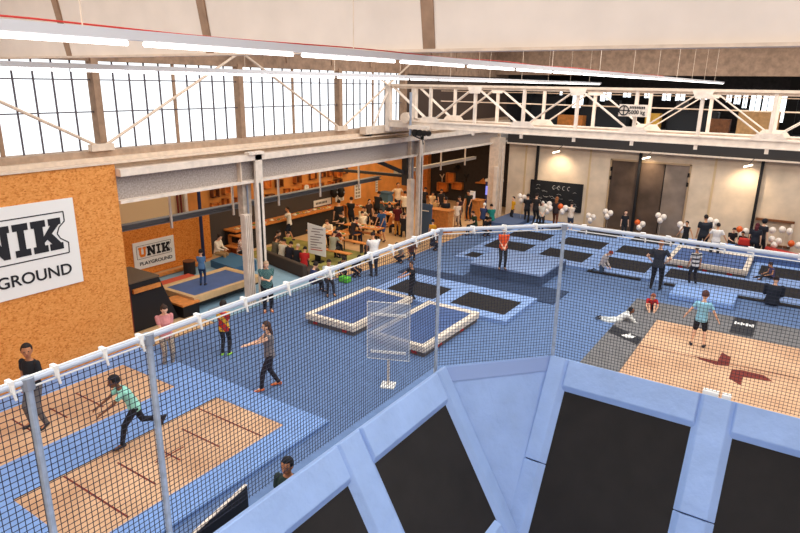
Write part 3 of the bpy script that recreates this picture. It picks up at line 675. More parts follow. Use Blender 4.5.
# signs on chipboard
def unik_sign(lab, X, y1, z0, w, h):
    """white sign, plane x = X facing +X; reading direction is +y"""
    s = empty('wall_sign', (X, y1-w, z0), lab, 'sign')
    B(0, .03, 0, w, 0, h).build('board', WHITEM, s)
    U = lambda u, v: Vector((.034, u*w, v*h))
    def poly(P, m, nm, par=s, e=.006): return MB().prism([U(u, v) for u, v in P], (e, 0, 0)).build(nm, m, par)
    v0, v1 = .44, .80; sv = .075
    def letter(kind, a, b, m):
        W = b-a; st = .3*W
        if kind == 'I':
            mb = MB()
            for P in ([(a, v0), (b, v0), (b, v0+sv), (a, v0+sv)], [(a, v1-sv), (b, v1-sv), (b, v1), (a, v1)], [(a+.28*W, v0+sv), (b-.28*W, v0+sv), (b-.28*W, v1-sv), (a+.28*W, v1-sv)]): mb.prism([U(*p) for p in P], (.006, 0, 0))
        elif kind == 'U':
            mb = MB()
            for P in ([(a, v1-sv), (a+.42*W, v1-sv), (a+.42*W, v1), (a, v1)], [(b-.42*W, v1-sv), (b, v1-sv), (b, v1), (b-.42*W, v1)],
                      [(a+.08*W, v0+.1), (a+.34*W, v0+.1), (a+.34*W, v1-sv), (a+.08*W, v1-sv)], [(b-.34*W, v0+.1), (b-.08*W, v0+.1), (b-.08*W, v1-sv), (b-.34*W, v1-sv)],
                      [(a+.08*W, v0+.1), (a+.22*W, v0), (b-.22*W, v0), (b-.08*W, v0+.1)]): mb.prism([U(*p) for p in P], (.006, 0, 0))
        elif kind == 'N':
            mb = MB()
            for P in ([(a, v0), (a+.4*W, v0), (a+.4*W, v0+sv), (a, v0+sv)], [(a, v1-sv), (a+.38*W, v1-sv), (a+.38*W, v1), (a, v1)], [(b-.42*W, v1-sv), (b, v1-sv), (b, v1), (b-.42*W, v1)],
                      [(a+.08*W, v0+sv), (a+.3*W, v0+sv), (a+.3*W, v1-sv), (a+.08*W, v1-sv)], [(b-.3*W, v0), (b-.08*W, v0), (b-.08*W, v1-sv), (b-.3*W, v1-sv)],
                      ): mb.prism([U(*p) for p in P], (.006, 0, 0))
            mb.prism([U(*p) for p in [(a+.1*W, v1-sv), (a+.38*W, v1-.004), (b-.08*W, v0+.004), (b-.3*W, v0+.004)]], (.009, 0, 0))
        else:
            mb = MB()
            for P in ([(a, v0), (a+.48*W, v0), (a+.48*W, v0+sv), (a, v0+sv)], [(a, v1-sv), (a+.48*W, v1-sv), (a+.48*W, v1), (a, v1)], [(a+.1*W, v0+sv), (a+.38*W, v0+sv), (a+.38*W, v1-sv), (a+.1*W, v1-sv)],
                      [(b-.42*W, v1-sv), (b, v1-sv), (b, v1), (b-.42*W, v1)], [(b-.46*W, v0), (b, v0), (b, v0+sv), (b-.46*W, v0+sv)],
                      ): mb.prism([U(*p) for p in P], (.006, 0, 0))
            mb.prism([U(*p) for p in [(a+.34*W, .60), (b-.34*W, v1-sv*.9), (b-.05*W, v1-sv*.9), (a+.5*W, .58), (a+.34*W, .535)]], (.008, 0, 0)); mb.prism([U(*p) for p in [(a+.42*W, .60), (a+.62*W, .65), (b-.06*W, v0+sv*.9), (b-.36*W, v0+sv*.9)]], (.0095, 0, 0))
        mb.build('letter_'+kind.lower(), m, s)
    letter('U', .115, .30, ORANGE); letter('N', .315, .525, INK); letter('I', .545, .65, INK); letter('K', .67, .885, INK)
    bd = [(.075, .38), (.92, .38), (.925, .5), (.87, .56), (.85, .62), (.87, .69), (.915, .75), (.915, .86), (.075, .86)]
    mb = MB()
    for i in range(len(bd)):
        mb.bar(U(*bd[i]), U(*bd[(i+1) % len(bd)]), .006, .012*h)
    mb.build('outline', INK, s)
    place_text('lettering', 'PLAYGROUND', w*.80, U(.12, .13), (0, 1, 0), (0, 0, 1), INK, s, height=h*.13)
    return s
unik_sign('large white UNIK PLAYGROUND sign on the near orange chipboard wall', WX+.005, 7.77, 2.24, 3.15, 2.07)
unik_sign('smaller white UNIK PLAYGROUND sign on the back chipboard wall', -20.0+.005, 14.5, .27, 1.75, 1.02)

# ================================================================== EATING AREA
struct(B(-20.2, -20.0, 8.9, 16.3, 0, 1.95).build('wall_aisle_chipboard', OSB2), 'orange chipboard low wall with the smaller sign')
struct(B(-20.3, -20.02, 8.9, 15.3, 1.95, 4.12).build('wall_aisle_cream', mat('cream_panel', (222, 190, 146), .8)), 'cream wall above the smaller sign')
struct(B(-20.6, -20.4, 15.3, 34.2, 0, 4.12).build('wall_aisle_back', PLANK), 'orange wooden back wall of the eating area')
struct(B(-21.5, -13.9, 34, 34.2, 0, 4.12).build('wall_aisle_far', mat('black_board_wall', (54, 48, 46), .9, noise=.08)), 'black board wall at the far end of the eating area')
struct(B(-21.5, -14.6, 8.7, 8.9, 0, 4.12).build('wall_aisle_near', OSB2))
struct(MB().box(-20.4, -20.05, 33.6, 34, 0, 4.12).box(-20.4, -20.3, 15.3, 15.5, 0, 4.12).build('trim_30', WOOD), 'pale wooden pilaster in the corner')
KB = B(-20.4, -20.34, 15.6, 24.5, 0, 1.72)
struct(KB.build('wall_kitchen_board', mat('anthracite_board', (74, 66, 62), .9)), 'anthracite board wall behind the counter')
# stack of wooden display boxes on the orange wall
bxm = [WOOD, WOODD, mat('amber_wood', (222, 132, 56), .6, noise=.1), mat('ochre_wood', (176, 104, 50), .6)]
rng = random.Random(3)
k = 0
for y in [16.9+.62*i for i in range(15)]:
    for zi, z in enumerate((2.0, 2.55, 3.1, 3.6)):
        if rng.random() < .22: continue
        yy = y+rng.uniform(-.08, .08); zz_ = z+rng.uniform(-.08, .08); w = rng.uniform(.15, .25); h = rng.uniform(.12, .2)
        t = empty('display_box', (-20.39, yy, zz_), 'open wooden display box fixed high on the orange wall above the dark kitchen board', 'box', 'wooden display boxes on the orange wall')
        dd = rng.choice((.12, .16, .22)); m_ = bxm[k % 4]; k += 1
        MB().box(0, dd, -w, w, -h, -h+.03).box(0, dd, -w, w, h-.03, h).box(0, dd, -w, -w+.03, -h, h).box(0, dd, w-.03, w, -h, h).build('shell', m_, t)
        B(0, .02, -w+.03, w-.03, -h+.03, h-.03).build('back_panel', WOODD if rng.random() < .35 else bxm[2], t)
# items on the far black wall
for i, (px_, py_, w_, h_, lab) in enumerate(((450, 178, .28, .32, 'upper small wooden display box on the black wall'), (457, 186, .36, .22, 'right small wooden display box on the black wall'), (442, 187, .36, .28, 'left small wooden display box on the black wall'))):
    p = atY(px_, py_, 33.8)
    t = empty('display_box', (p.x, 34.004, p.z), lab, 'box')
    MB().box(-w_, w_, -.25, 0, -h_, -h_+.04).box(-w_, w_, -.25, 0, h_-.04, h_).box(-w_, -w_+.04, -.25, 0, -h_, h_).box(w_-.04, w_, -.25, 0, -h_, h_).build('shell', WOOD, t)
    B(-w_+.04, w_-.04, -.02, 0, -h_+.04, h_-.04).build('back_panel', bxm[2], t)
p = atY(483, 183, 33.9); sh = empty('wall_shelf', (p.x, 34, p.z), 'wooden shelf with small ornament on the black wall', 'shelf')
B(-.45, .45, -.25, 0, -.03, .03).build('board', WOOD, sh); MB().prism([(-.3, -.1, .03), (.25, -.1, .03), (.0, -.1, .3)], (0, .03, 0)).build('ornament', WOOD, sh)
for i, (px_, py_) in enumerate(((441, 178), (465, 178), (493, 181))):
    p = atY(px_, py_, 33.8); t = empty('wall_antlers', (p.x, 34, p.z), ['pale forked ornament on the black wall above the left display box', 'dark figure ornament on the black wall left of the shelf', 'pale forked ornament on the black wall at its right end'][i], 'ornament')
    MB().tube([(0, -.05, -.25), (0, -.05, 0), (-.15, -.08, .2)], .03, 6).build('left_branch', CREAM2 if i != 1 else BLACKP, t); MB().tube([(0, -.05, 0), (.15, -.08, .25)], .03, 6).build('right_branch', CREAM2 if i != 1 else BLACKP, t)
p = atY(458, 168, 33.8); sp = empty('spotlight', (p.x, 33.6, p.z), 'small dark spotlight hanging before the black wall', 'lamp')
MB().tube([(0, .2, .1), (0, -.1, -.05)], .14, 12).build('housing', BLACKP, sp); MB().tube([(0, .1, .1), (0, .1, 1.0)], .015, 6).build('rod', BLACKP, sp)
# counter along the kitchen
ct = empty('food_counter', (-19.95, 20.3, 0), 'long dark counter with a wooden top full of food along the kitchen board', 'counter')
B(-.35, .3, -3.0, 4.1, 0, .9).build('body', mat('counter_dark', (48, 42, 38), .8), ct); B(-.38, .38, -3.05, 4.15, .9, .96).build('worktop', WOOD, ct)
rng = random.Random(5)
fc = [(222, 190, 130), (196, 90, 50), (240, 226, 196), (120, 130, 60), (210, 150, 60)]
for i in range(22):
    y = -2.7+i*.3
    t = empty('food_plate', (-19.95+rng.uniform(-.1, .2), 20.3+y, .96), 'plate of buffet food on the long counter by the kitchen board', 'plate', 'plates of food along the counter')
    MB().tube([(0, 0, 0), (0, 0, .02)], [.07, .12], 12).build('dish', WHITE, t)
    q = MB(); q.smooth = True; q.ell((0, 0, .03), .09, .08, .05); q.build('food', col(fc[i % 5]), t)
# sign on kitchen board, poster, posters, door
p0 = atX(314, 207, -20.3); p1 = atX(331, 197, -20.3)
s = empty('kitchen_sign', (-20.33, p0.y, p0.z), 'narrow white lettered sign at the right end of the dark kitchen board', 'sign')
H_ = .3; B(0, .03, 0, p1.y-p0.y, -.02, H_).build('board', WHITEM, s)
m = MB()
for k in range(8): m.box(.03, .035, .15+k*.11, .22+k*.11, .08, .19)
m.build('lettering', INK, s)
for i, (px_, py_, w_, h_, lab, m_) in enumerate(((358, 191, .28, .5, 'white sheet with a grid of small notes on the orange back wall', WHITEM), (377, 186, .1, .4, 'small hanging white poster right of the note sheet', WHITEM), (340, 198, .35, .2, 'small white notice under the round black speakers', WHITEM))):
    p = atX(px_, py_, -20.35); t = empty('wall_poster', (-20.38, p.y, p.z), lab, 'poster')
    B(0, .015, -w_, w_, -h_/1.2, h_/1.2).build('sheet', m_, t)
    q = MB()
    for a_ in range(2):
        for b_ in range(4): q.box(.016, .018, -w_*.7+a_*w_*.8, -w_*.1+a_*w_*.8, -h_*.7+b_*h_*.37, -h_*.45+b_*h_*.37)
    q.build('print', mat('faded_ink', (150, 140, 130), .8), t)
p = atX(301, 187, -20.3)
clk = empty('wall_clock', (-19.95, p.y, p.z), 'round white clock on the orange display box wall', 'clock'); MB().tube([(-.03, 0, 0), (.03, 0, 0)], .15, 20).build('face', WHITE, clk); B(.03, .035, -.01, .01, 0, .1).build('hand', INK, clk)
for i, px_ in enumerate((334, 341)):
    p = atX(px_, 192, -19.9); t = empty('round_speaker', (-19.9, p.y, p.z), ['left of two round black speakers hung above the counter end', 'right of two round black speakers hung above the counter end'][i], 'speaker')
    q = MB(); q.smooth = True; q.ell((0, 0, 0), .2, .22, .3); q.build('body', BLACKP, t); B(.19, .22, -.03, .05, -.03, .05).build('label_plate', GREY, t)
    MB().tube([(0, 0, .28), (0, 0, 4.12-p.z)], .012, 6).build('cord', BLACKP, t)
pb = at(318, 262)
po = empty('banner_stand', (pb.x, pb.y, 0), 'white tilted text banner on a dark stand on the green turf', 'banner', rz=R(10))
B(-.22, .22, -.15, .15, 0, .05).build('foot', BLACKP, po); B(-.12, .12, -.03, .03, .05, .5).build('post', BLACKP, po)
bn = MB().prism([(-.42, -.05, .36), (.4, -.05, .26), (.4, -.05, 1.46), (-.42, -.05, 1.6)], (0, .02, 0)).build('banner', WHITEM, po)
q = MB()
for k, (x0, x1) in enumerate(((-.2, .3), (-.25, .15), (-.1, .3), (-.3, .2), (-.3, .1), (-.3, .25), (-.3, .0), (-.3, .2))):
    zc = 1.38-k*.11; q.box(x0, x1, -.056, -.051, zc-.015, zc+.015)
q.build('print', mat('banner_print', (120, 100, 100), .8), bn)
B(-.3, .25, -.056, -.051, .5, .54).build('red_line', mat('banner_red', (200, 110, 100), .8), bn)
# beer tables and benches
def table(x, y, rz, lab, L=2.0, food=True, n=0):
    t = empty('beer_table', (x, y, 0), lab, 'table', rz=rz)
    B(-L/2, L/2, -.3, .3, .72, .76).build('tabletop', WOOD, t)
    for sx in (-1, 1):
        B(sx*L*.36-.02, sx*L*.36+.02, -.24, -.2, 0, .72).build('leg', DARKST, t); B(sx*L*.36-.02, sx*L*.36+.02, .2, .24, 0, .72).build('leg', DARKST, t)
    if food:
        rg = random.Random(n)
        for i in range(7):
            v = Vector((-L/2+.2+i*(L-.4)/6, rg.uniform(-.17, .17), .76)); v.rotate(Matrix.Rotation(rz, 3, 'Z'))
            f = empty('food_plate', (x+v.x, y+v.y, .76), 'plate of food on the %s' % ' '.join(lab.split(' with ')[0].split()[:11]), 'plate', 'plates on the beer tables')
            MB().tube([(0, 0, 0), (0, 0, .015)], [.07, .11], 10).build('dish', WHITE, f)
            q = MB(); q.smooth = True; q.ell((0, 0, .03), .08, .07, .04); q.build('food', col(fc[(i+n) % 5]), f)
def bench(x, y, rz, lab, L=2.0):
    t = empty('beer_bench', (x, y, 0), lab, 'bench', rz=rz)
    B(-L/2, L/2, -.13, .13, .42, .46).build('seat', WOOD, t)
    for sx in (-1, 1): B(sx*L*.36-.02, sx*L*.36+.02, -.1, .1, 0, .42).build('leg', DARKST, t)
tabs = [(364, 226, 'wooden beer table with the most food in front of the woman in white', 1.9), (395, 214, 'wooden beer table beside the man in maroon with plates', 1.4), (328, 232, 'wooden beer table right behind the banner with plates', 2.0), (357, 206, 'far wooden beer table left of the man in blue with plates', 1.6), (384, 202, 'far wooden beer table near the white polo man with plates', 1.5)]
for i, (px_, py_, lab, L) in enumerate(tabs):
    p = at(px_, py_, .75); table(p.x, p.y, R(0), lab, L, True, i)
for i, (px_, py_, lab, L) in enumerate(((347, 240, 'front wooden bench left of the man in the white T-shirt', 2.2), (363, 232, 'wooden bench in front of the full food table', 2.0), (399, 225, 'wooden bench beside the man in maroon', 1.4), (331, 250, 'wooden bench right beside the banner', 2.0), (345, 232, 'wooden bench behind the front bench', 1.6))):
    p = at(px_, py_, .45); bench(p.x, p.y, 0, lab, L)
# sofa-like low wall
so = empty('sofa', (-16.35, 16.75, 0), 'long dark brown sofa seen from behind at the edge of the turf', 'sofa', rz=R(-14))
B(-1.5, 1.45, -.12, .08, 0, .5).build('backrest', mat('brown_leather', (66, 54, 46), .7), so, bevel=.04); B(-1.5, 1.45, .08, .65, 0, .26).build('seat', mat('brown_leather', (66, 54, 46), .7), so, bevel=.04)
p = at(245, 266, .3)
fb = tag(MB().hexa([(-18.9, 15.3, 0), (-17.3, 15.1, 0), (-17.1, 16.0, 0), (-18.7, 16.2, 0), (-18.9, 15.3, .28), (-17.3, 15.1, .28), (-17.1, 16.0, .42), (-18.7, 16.2, .42)]).build('teal_foam_seat', mat('teal_vinyl', (62, 104, 136), .7)), 'teal foam block seat under the two seated people', 'seat')
# bar tables far
for i, (px_, py_, w_, h_, lab) in enumerate(((441, 232, 1.0, 1.15, 'orange wooden bar counter behind the blue door panel'), (474, 219, .9, 1.1, 'wooden bar counter before the black wall, right of the boy in white'))):
    p = at(px_, py_, 0); t = empty('bar_counter', (p.x, p.y, 0), lab, 'counter')
    B(-w_/2, w_/2, -.25, .25, 0, h_-.05).build('body', WOOD, t); B(-w_/2-.05, w_/2+.05, -.3, .3, h_-.05, h_).build('worktop', WOOD, t)
p = at(470, 207, 1.1); cf = empty('paper_bag', (p.x, p.y+.3, 1.1), 'white paper box on the far wooden bar counter', 'box'); cf.location = (at(474, 219).x-.2, at(474, 219).y, 1.1)
B(-.15, .15, -.12, .12, 0, .38).build('body', WHITE, cf); B(-.15, .15, -.12, .12, .38, .4).build('lid', CREAM, cf)
p = at(481, 216); vm = empty('drinks_fridge', (p.x, p.y+1.5, 0), 'small lit blue drinks fridge before the black wall', 'fridge')
B(-.4, .4, -.3, .3, 0, 1.75).build('body', mat('fridge_blue', (52, 62, 120), .5), vm); B(-.36, .36, -.33, -.3, 1.0, 1.5).build('lit_window', emis('fridge_glow', (120, 130, 230), 1.2), vm); B(-.42, .42, -.34, .3, 1.75, 1.9).build('top_panel', WHITE, vm)
p = at(421, 236, 0)
dp = empty('partition_screen', (p.x, p.y+.2, 0), 'slate blue upright panel with a white line right of the middle column', 'panel'); B(-.35, .45, -.03, .03, 0, 1.55).build('sheet', mat('slate_panel', (66, 88, 116), .7), dp); B(-.25, .3, -.05, -.03, 1.2, 1.24).build('white_line', WHITE, dp)
p = at(385, 222, 0); wb = empty('recycling_bin', (-19.0, 28.4, 0), 'tall blue bin against the orange back wall', 'bin')
wb.location = at(386, 215, 0); MB().box(-.3, .3, -.25, .25, 0, 1.2).build('body', mat('bin_blue', (84, 118, 140), .7), wb, bevel=.03); MB().box(-.33, .33, -.28, .28, 1.2, 1.3).build('lid', mat('bin_lid', (70, 100, 124), .7), wb)
# dark blue pole, drain pipes
p = at(204, 262)
tag(MB().tube([(p.x, p.y, 0), (p.x, p.y, 4.12)], .07, 10).build('blue_pole', mat('navy_paint', (34, 44, 78), .5)), 'dark blue round pole right of the smaller sign wall', 'pole')
for i, (px_, rr, m_, lab) in enumerate(((178, .04, MAROON, 'pair of thin dark red heating pipes on the cream wall'), (186, .08, CREAM, 'thick white pipe on the cream wall beside the red pipes'))):
    q = atX(px_, 210, -19.95); t = empty('wall_pipe', (0, 0, 0), lab, 'pipe')
    MB().tube([(-19.93, q.y, 1.95), (-19.93, q.y, 4.1)], rr, 8).build('pipe_run', m_, t)
    if i == 0: MB().tube([(-19.93, q.y+.15, 1.95), (-19.93, q.y+.15, 4.1)], rr, 8).build('pipe_run', m_, t)
# vaulting box/ramp cabinet
vb = empty('black_cabinet', (-16.15, 10.3, 0), 'tall black wedge-sided box with a wooden strip beside the chipboard edge', 'cabinet')
MB().prism([(-.7, -.75, 0), (.75, -.75, 0), (.75, .85, 0), (-.7, .85, 0)], (0, 0, .02)).build('base', BLACKP, vb)
MB().hexa([(-.7, -.75, .02), (.75, -.75, .02), (.75, .8, .02), (-.7, .8, .02), (-.7, -.75, 1.45), (.72, -.75, 1.45), (.72, .27, 1.45), (-.7, .27, 1.45)]).build('body', mat('cabinet_black', (28, 26, 28), .6), vb)
B(-.72, .74, -.77, .29, 1.45, 1.5).build('top', mat('cabinet_top', (98, 80, 62), .7), vb)
B(.72, .8, -.62, .27, 1.16, 1.28).build('wooden_strip', WOOD, vb); B(.7, .76, -.77, -.7, .02, 1.4).build('red_edge', MAROON, vb)
bt = empty('table_trampoline', (-16.2, 13.1, 0), 'raised trampoline with a tan wooden rim and navy bed behind the cabinet', 'trampoline')
ringpad(-.95, .9, -1.45, 1.45, -.75, .7, -1.25, 1.25, .3, .5).build('rim', mat('tan_vinyl', (206, 170, 124), .6, noise=.05), bt); B(-.77, .72, -1.27, 1.27, .4, .46).build('bed', NAVY, bt)
MB().box(-.85, .8, -1.35, 1.35, .2, .3).build('frame', DARKST, bt)
for sx in (-.75, .7):
    for sy in (-1.2, 1.2): B(sx-.04, sx+.04, sy-.04, sy+.04, 0, .2).build('leg', DARKST, bt)
sv_ = empty('vaulting_box', (-15.65, 11.45, 0), 'low box with a wooden top before the raised trampoline', 'box')
B(-.5, .45, -.3, .3, 0, .36).build('body', BLACKP, sv_); B(-.52, .47, -.32, .32, .36, .42).build('top', WOOD, sv_)
tag(B(-18.6, -17.4, 12.2, 14.0, 0, .12).build('red_gym_mat', mat('brick_red_vinyl', (196, 84, 60), .7), bevel=.02), 'red gym mat on the floor behind the raised trampoline', 'mat')
p = at(190, 274); bg = empty('dark_drum', (p.x, p.y, 0), 'dark striped drum bag on the floor behind the boy in blue', 'bag')
MB().tube([(0, 0, 0), (0, 0, .5)], .22, 14).build('body', mat('dark_bag', (46, 40, 38), .8), bg); MB().tube([(0, 0, .5), (0, 0, .53)], .23, 14).build('rim', WOODD, bg)
tag(MB().bar(Vector((-19.3, 12.8, .1)), Vector((-19.3, 15.2, .1)), .12, .1).build('wooden_beam', WOOD), 'long low wooden beam on the floor under the smaller sign wall', 'beam')
p = at(232, 283); 
for i, (x0, x1, y0, y1, lab) in enumerate(((-15.1, -14.75, 12.0, 12.9, 'pale blue-grey mat on the floor by the first column'), )):
    tag(B(x0, x1, y0, y1, 0, .05).build('floor_tile_mat', GREY), lab, 'mat')
# wooden crates beside column 1
for i, (px_, py_, lab) in enumerate(((238, 235, 'wooden crate shelf just left of the first column, upper one'), (234, 246, 'wooden crate shelf just left of the first column, lower one'))):
    p = at(px_, py_, .8 if i != 1 else .4); t = empty('wooden_crate', (p.x, p.y, .4 if i != 1 else 0), lab, 'crate')
    if i == 2: t.location.z = 0; t.location.x = -18.9
    H_ = .4 if i != 2 else 1.0
    MB().box(-.4, .4, -.2, .2, 0, .04).box(-.4, .4, -.2, .2, H_-.04, H_).box(-.4, -.36, -.2, .2, 0, H_).box(.36, .4, -.2, .2, 0, H_).build('shell', WOOD, t); B(-.36, .36, .16, .2, .04, H_-.04).build('back_panel', bxm[3], t)
    if i == 0: t.location = Vector((0, 0, 0))+p; t.location.z = .4
# ================================================================== BALLOONS
BW = mat('white_balloon', (240, 226, 212), .35, spec=.5); BO = mat('orange_balloon', (222, 96, 30), .35, spec=.5)
bal = [((518, 197), 'www', 30.6, 'before the cream wall just right of the thick column'), ((551, 208), 'wwww', 30.2, 'between the person in a white cap and the chalkboard drawer'), ((568, 208), 'wwo', 29.9, 'held before the boy in white at the chalkboard'),
       ((591, 217), 'www', 31.3, 'low on the cream wall left of the steel doors'), ((608, 213), 'www', 31.3, 'at the left edge of the steel doors'), ((640, 224), 'wwo', 31.2, 'with one orange before the black post in the doors'),
       ((661, 217), 'www', 31.3, 'in front of the middle of the steel doors'), ((683, 226), 'www', 30.6, 'left of the boy in the black vest'), ((713, 222), 'www', 31.0, 'behind the big man in black'),
       ((741, 232), 'wwo', 30.4, 'with one orange beside the seated dark-haired child'), ((769, 229), 'ww', 30.8, 'just right of the woman with dark red hair'), ((786, 230), 'ww', 31.3, 'inside the wooden wall frame'), ((775, 241), 'www', 30.7, 'low above the red mat'), ((795, 244), 'wo', 31.0, 'at the right edge of the picture')]
for (px_, py_), ks, Y, lab in bal:
    p = atY(px_, py_, Y)
    t = empty('balloon_cluster', (p.x, Y, 0), 'cluster of balloons %s' % lab, 'balloons', 'balloon clusters along the far wall')
    offs = [(-.13, 0, .06), (.13, -.04, .02), (0, -.08, -.16), (.03, .08, .2)]
    if len(ks) == 2: offs = [(-.14, 0, 0), (.14, -.03, -.03)]
    for (a, b, c), ch in zip(offs, ks[::-1] if 'o' in ks else ks):
        q = MB(); q.smooth = True; q.ell((a, b, p.z+c), .135, .135, .15, n=14, m=10); q.tube([(a, b, p.z+c-.145), (a, b, p.z+c-.175)], [.01, .02], 6)
        q.build('balloon', BO if ch == 'o' else BW, t)
    MB().tube([(0, 0, .1), (0, 0, p.z-.2)], .006, 5).build('string', CREAM, t); MB().tube([(0, 0, .07), (0, 0, .13)], .05, 8).build('weight', DARKST, t)

# ================================================================== PEOPLE
CACHE = {}
def V(*a): return Vector(a)
def ik(a, t, l1, l2, hint):
    a = Vector(a); t = Vector(t); d = t-a; L = d.length; mx = (l1+l2)*.995
    if L > mx: t = a+d*(mx/L); d = t-a; L = mx
    L = max(L, abs(l1-l2)+.01); u = d.normalized()
    h = Vector(hint); h = h-u*h.dot(u)
    h = h.normalized() if h.length > 1e-4 else Vector((0, 1, 0))
    x = (l1*l1-l2*l2+L*L)/(2*L); y = math.sqrt(max(0, l1*l1-x*x))
    return a+u*x+h*y, t
POSES = dict(
 stand=dict(hands=((-.135, .03, .47), (.135, .03, .47))),
 relaxed=dict(feet=((-.06, .04, .045), (.075, -.02, .045)), hands=((-.15, .05, .48), (.14, .02, .47)), headp=8),
 hips=dict(feet=((-.085, 0, .045), (.085, 0, .045)), hands=((-.125, .0, .565), (.125, .0, .565)), eh=(1.0, -.5, .1)),
 phone=dict(hands=((-.03, .19, .66), (.03, .19, .67)), headp=28),
 handsfront=dict(hands=((-.02, .12, .56), (.02, .12, .55)), headp=12),
 reachf=dict(feet=((-.05, .08, .045), (.06, -.1, .045)), hands=((-.07, .32, .68), (.07, .30, .66)), lean=4),
 table=dict(hands=((-.1, .28, .5), (.1, .28, .5)), lean=14, headp=20),
 arms_out=dict(feet=((-.10, .0, .045), (.10, .0, .045)), hands=((-.27, .03, .50), (.27, .03, .50)), headp=6),
 runner=dict(pelvis=(0, 0, .49), feet=((-.04, .19, .045), (.05, -.33, .20)), footp=(0, 60), hands=((-.09, .40, .53), (.07, .38, .57)), lean=33, headp=-12),
 step=dict(feet=((-.05, .14, .045), (.06, -.12, .05)), hands=((-.12, .32, .74), (.1, .26, .66)), headp=5),
 walk=dict(feet=((-.05, .12, .045), (.06, -.13, .055)), hands=((-.14, -.06, .49), (.14, .1, .5)), headp=5),
 lookup=dict(feet=((-.09, .0, .045), (.09, .02, .045)), hands=((-.1, .16, .62), (.14, .02, .47)), heady=40),
 sit=dict(pelvis=(0, 0, .30), feet=((-.07, .27, .045), (.07, .27, .045)), hands=((-.06, .24, .40), (.06, .24, .40)), lean=12, headp=18),
 sit_table=dict(pelvis=(0, 0, .30), feet=((-.07, .27, .045), (.07, .27, .045)), hands=((-.1, .3, .47), (.1, .32, .48)), lean=18, headp=25),
 sit_low=dict(pelvis=(0, 0, .215), feet=((-.07, .27, .045), (.07, .27, .045)), hands=((-.06, .24, .33), (.06, .24, .33)), lean=24, headp=22),
 floor_knees=dict(pelvis=(0, 0, .075), feet=((-.05, .30, .045), (.05, .32, .045)), hands=((-.08, .29, .10), (.08, .30, .10)), lean=30, headp=12, eh=(.7, -.2, .5)),
 floor_legs=dict(pelvis=(0, 0, .075), feet=((-.1, .40, .045), (.1, .42, .045)), hands=((-.1, .22, .16), (.1, .22, .16)), lean=12, headp=22),
 kneel=dict(pelvis=(0, 0, .22), feet=((-.06, -.2, .04), (.06, -.2, .04)), footp=(80, 80), kneeh=(0, 1, -.9), hands=((-.05, .18, .22), (.08, .16, .22)), lean=24, headp=40),
 prone=dict(pelvis=(0, 0, .07), feet=((-.06, -.50, .05), (.09, -.47, .05)), footp=(150, 150), kneeh=(0, .2, -1), hands=((-.07, .42, .03), (.09, .46, .03)), lean=66, headp=-62, eh=(.6, .0, -1)),
 crouch=dict(pelvis=(0, 0, .2), feet=((-.07, .08, .045), (.07, .06, .045)), hands=((-.1, .26, .25), (.1, .28, .22)), lean=34, headp=20),
)
def ring(c, ax, fx, hw, hd, n=14):
    return [c+ax*(hw*math.cos(2*PI*k/n))+fx*(hd*math.sin(2*PI*k/n)) for k in range(n)]
def torso(mb, P, rot, twist, prof, belly=0):
    tw = Matrix.Rotation(twist, 3, 'Z')
    rings = []
    for (h, hw, hd, fy) in prof:
        f = max(0, min(1, h/.30)); M = Matrix.Rotation(rot*min(1, .35+f), 3, 'X') @ Matrix.Rotation(twist*f, 3, 'Z')
        base = Vector((0, 0, 0)); steps = 6; q = Vector((0, 0, 0))
        for i in range(steps):
            ff = max(0, min(1, h*(i+.5)/steps/.30)); q += Matrix.Rotation(rot*min(1, .35+ff), 3, 'X') @ Vector((0, 0, h/steps))
        c = P+q; rings.append(ring(c+M @ Vector((0, fy, 0)), M @ Vector((1, 0, 0)), M @ Vector((0, 1, 0)), hw, hd))
    mb.rings(rings)
def remesh(mb, name, vox, smooth=2, deform=None):
    me = mb.mesh(name); o = bpy.data.objects.new('tmp', me); C.objects.link(o)
    r = o.modifiers.new('r', 'REMESH'); r.mode = 'VOXEL'; r.voxel_size = vox; r.use_smooth_shade = True
    if smooth: s = o.modifiers.new('s', 'SMOOTH'); s.iterations = smooth; s.factor = .5
    dg = bpy.context.evaluated_depsgraph_get(); dg.update()
    out = bpy.data.meshes.new_from_object(o.evaluated_get(dg)); out.name = name
    bpy.data.objects.remove(o); bpy.data.meshes.remove(me)
    return out
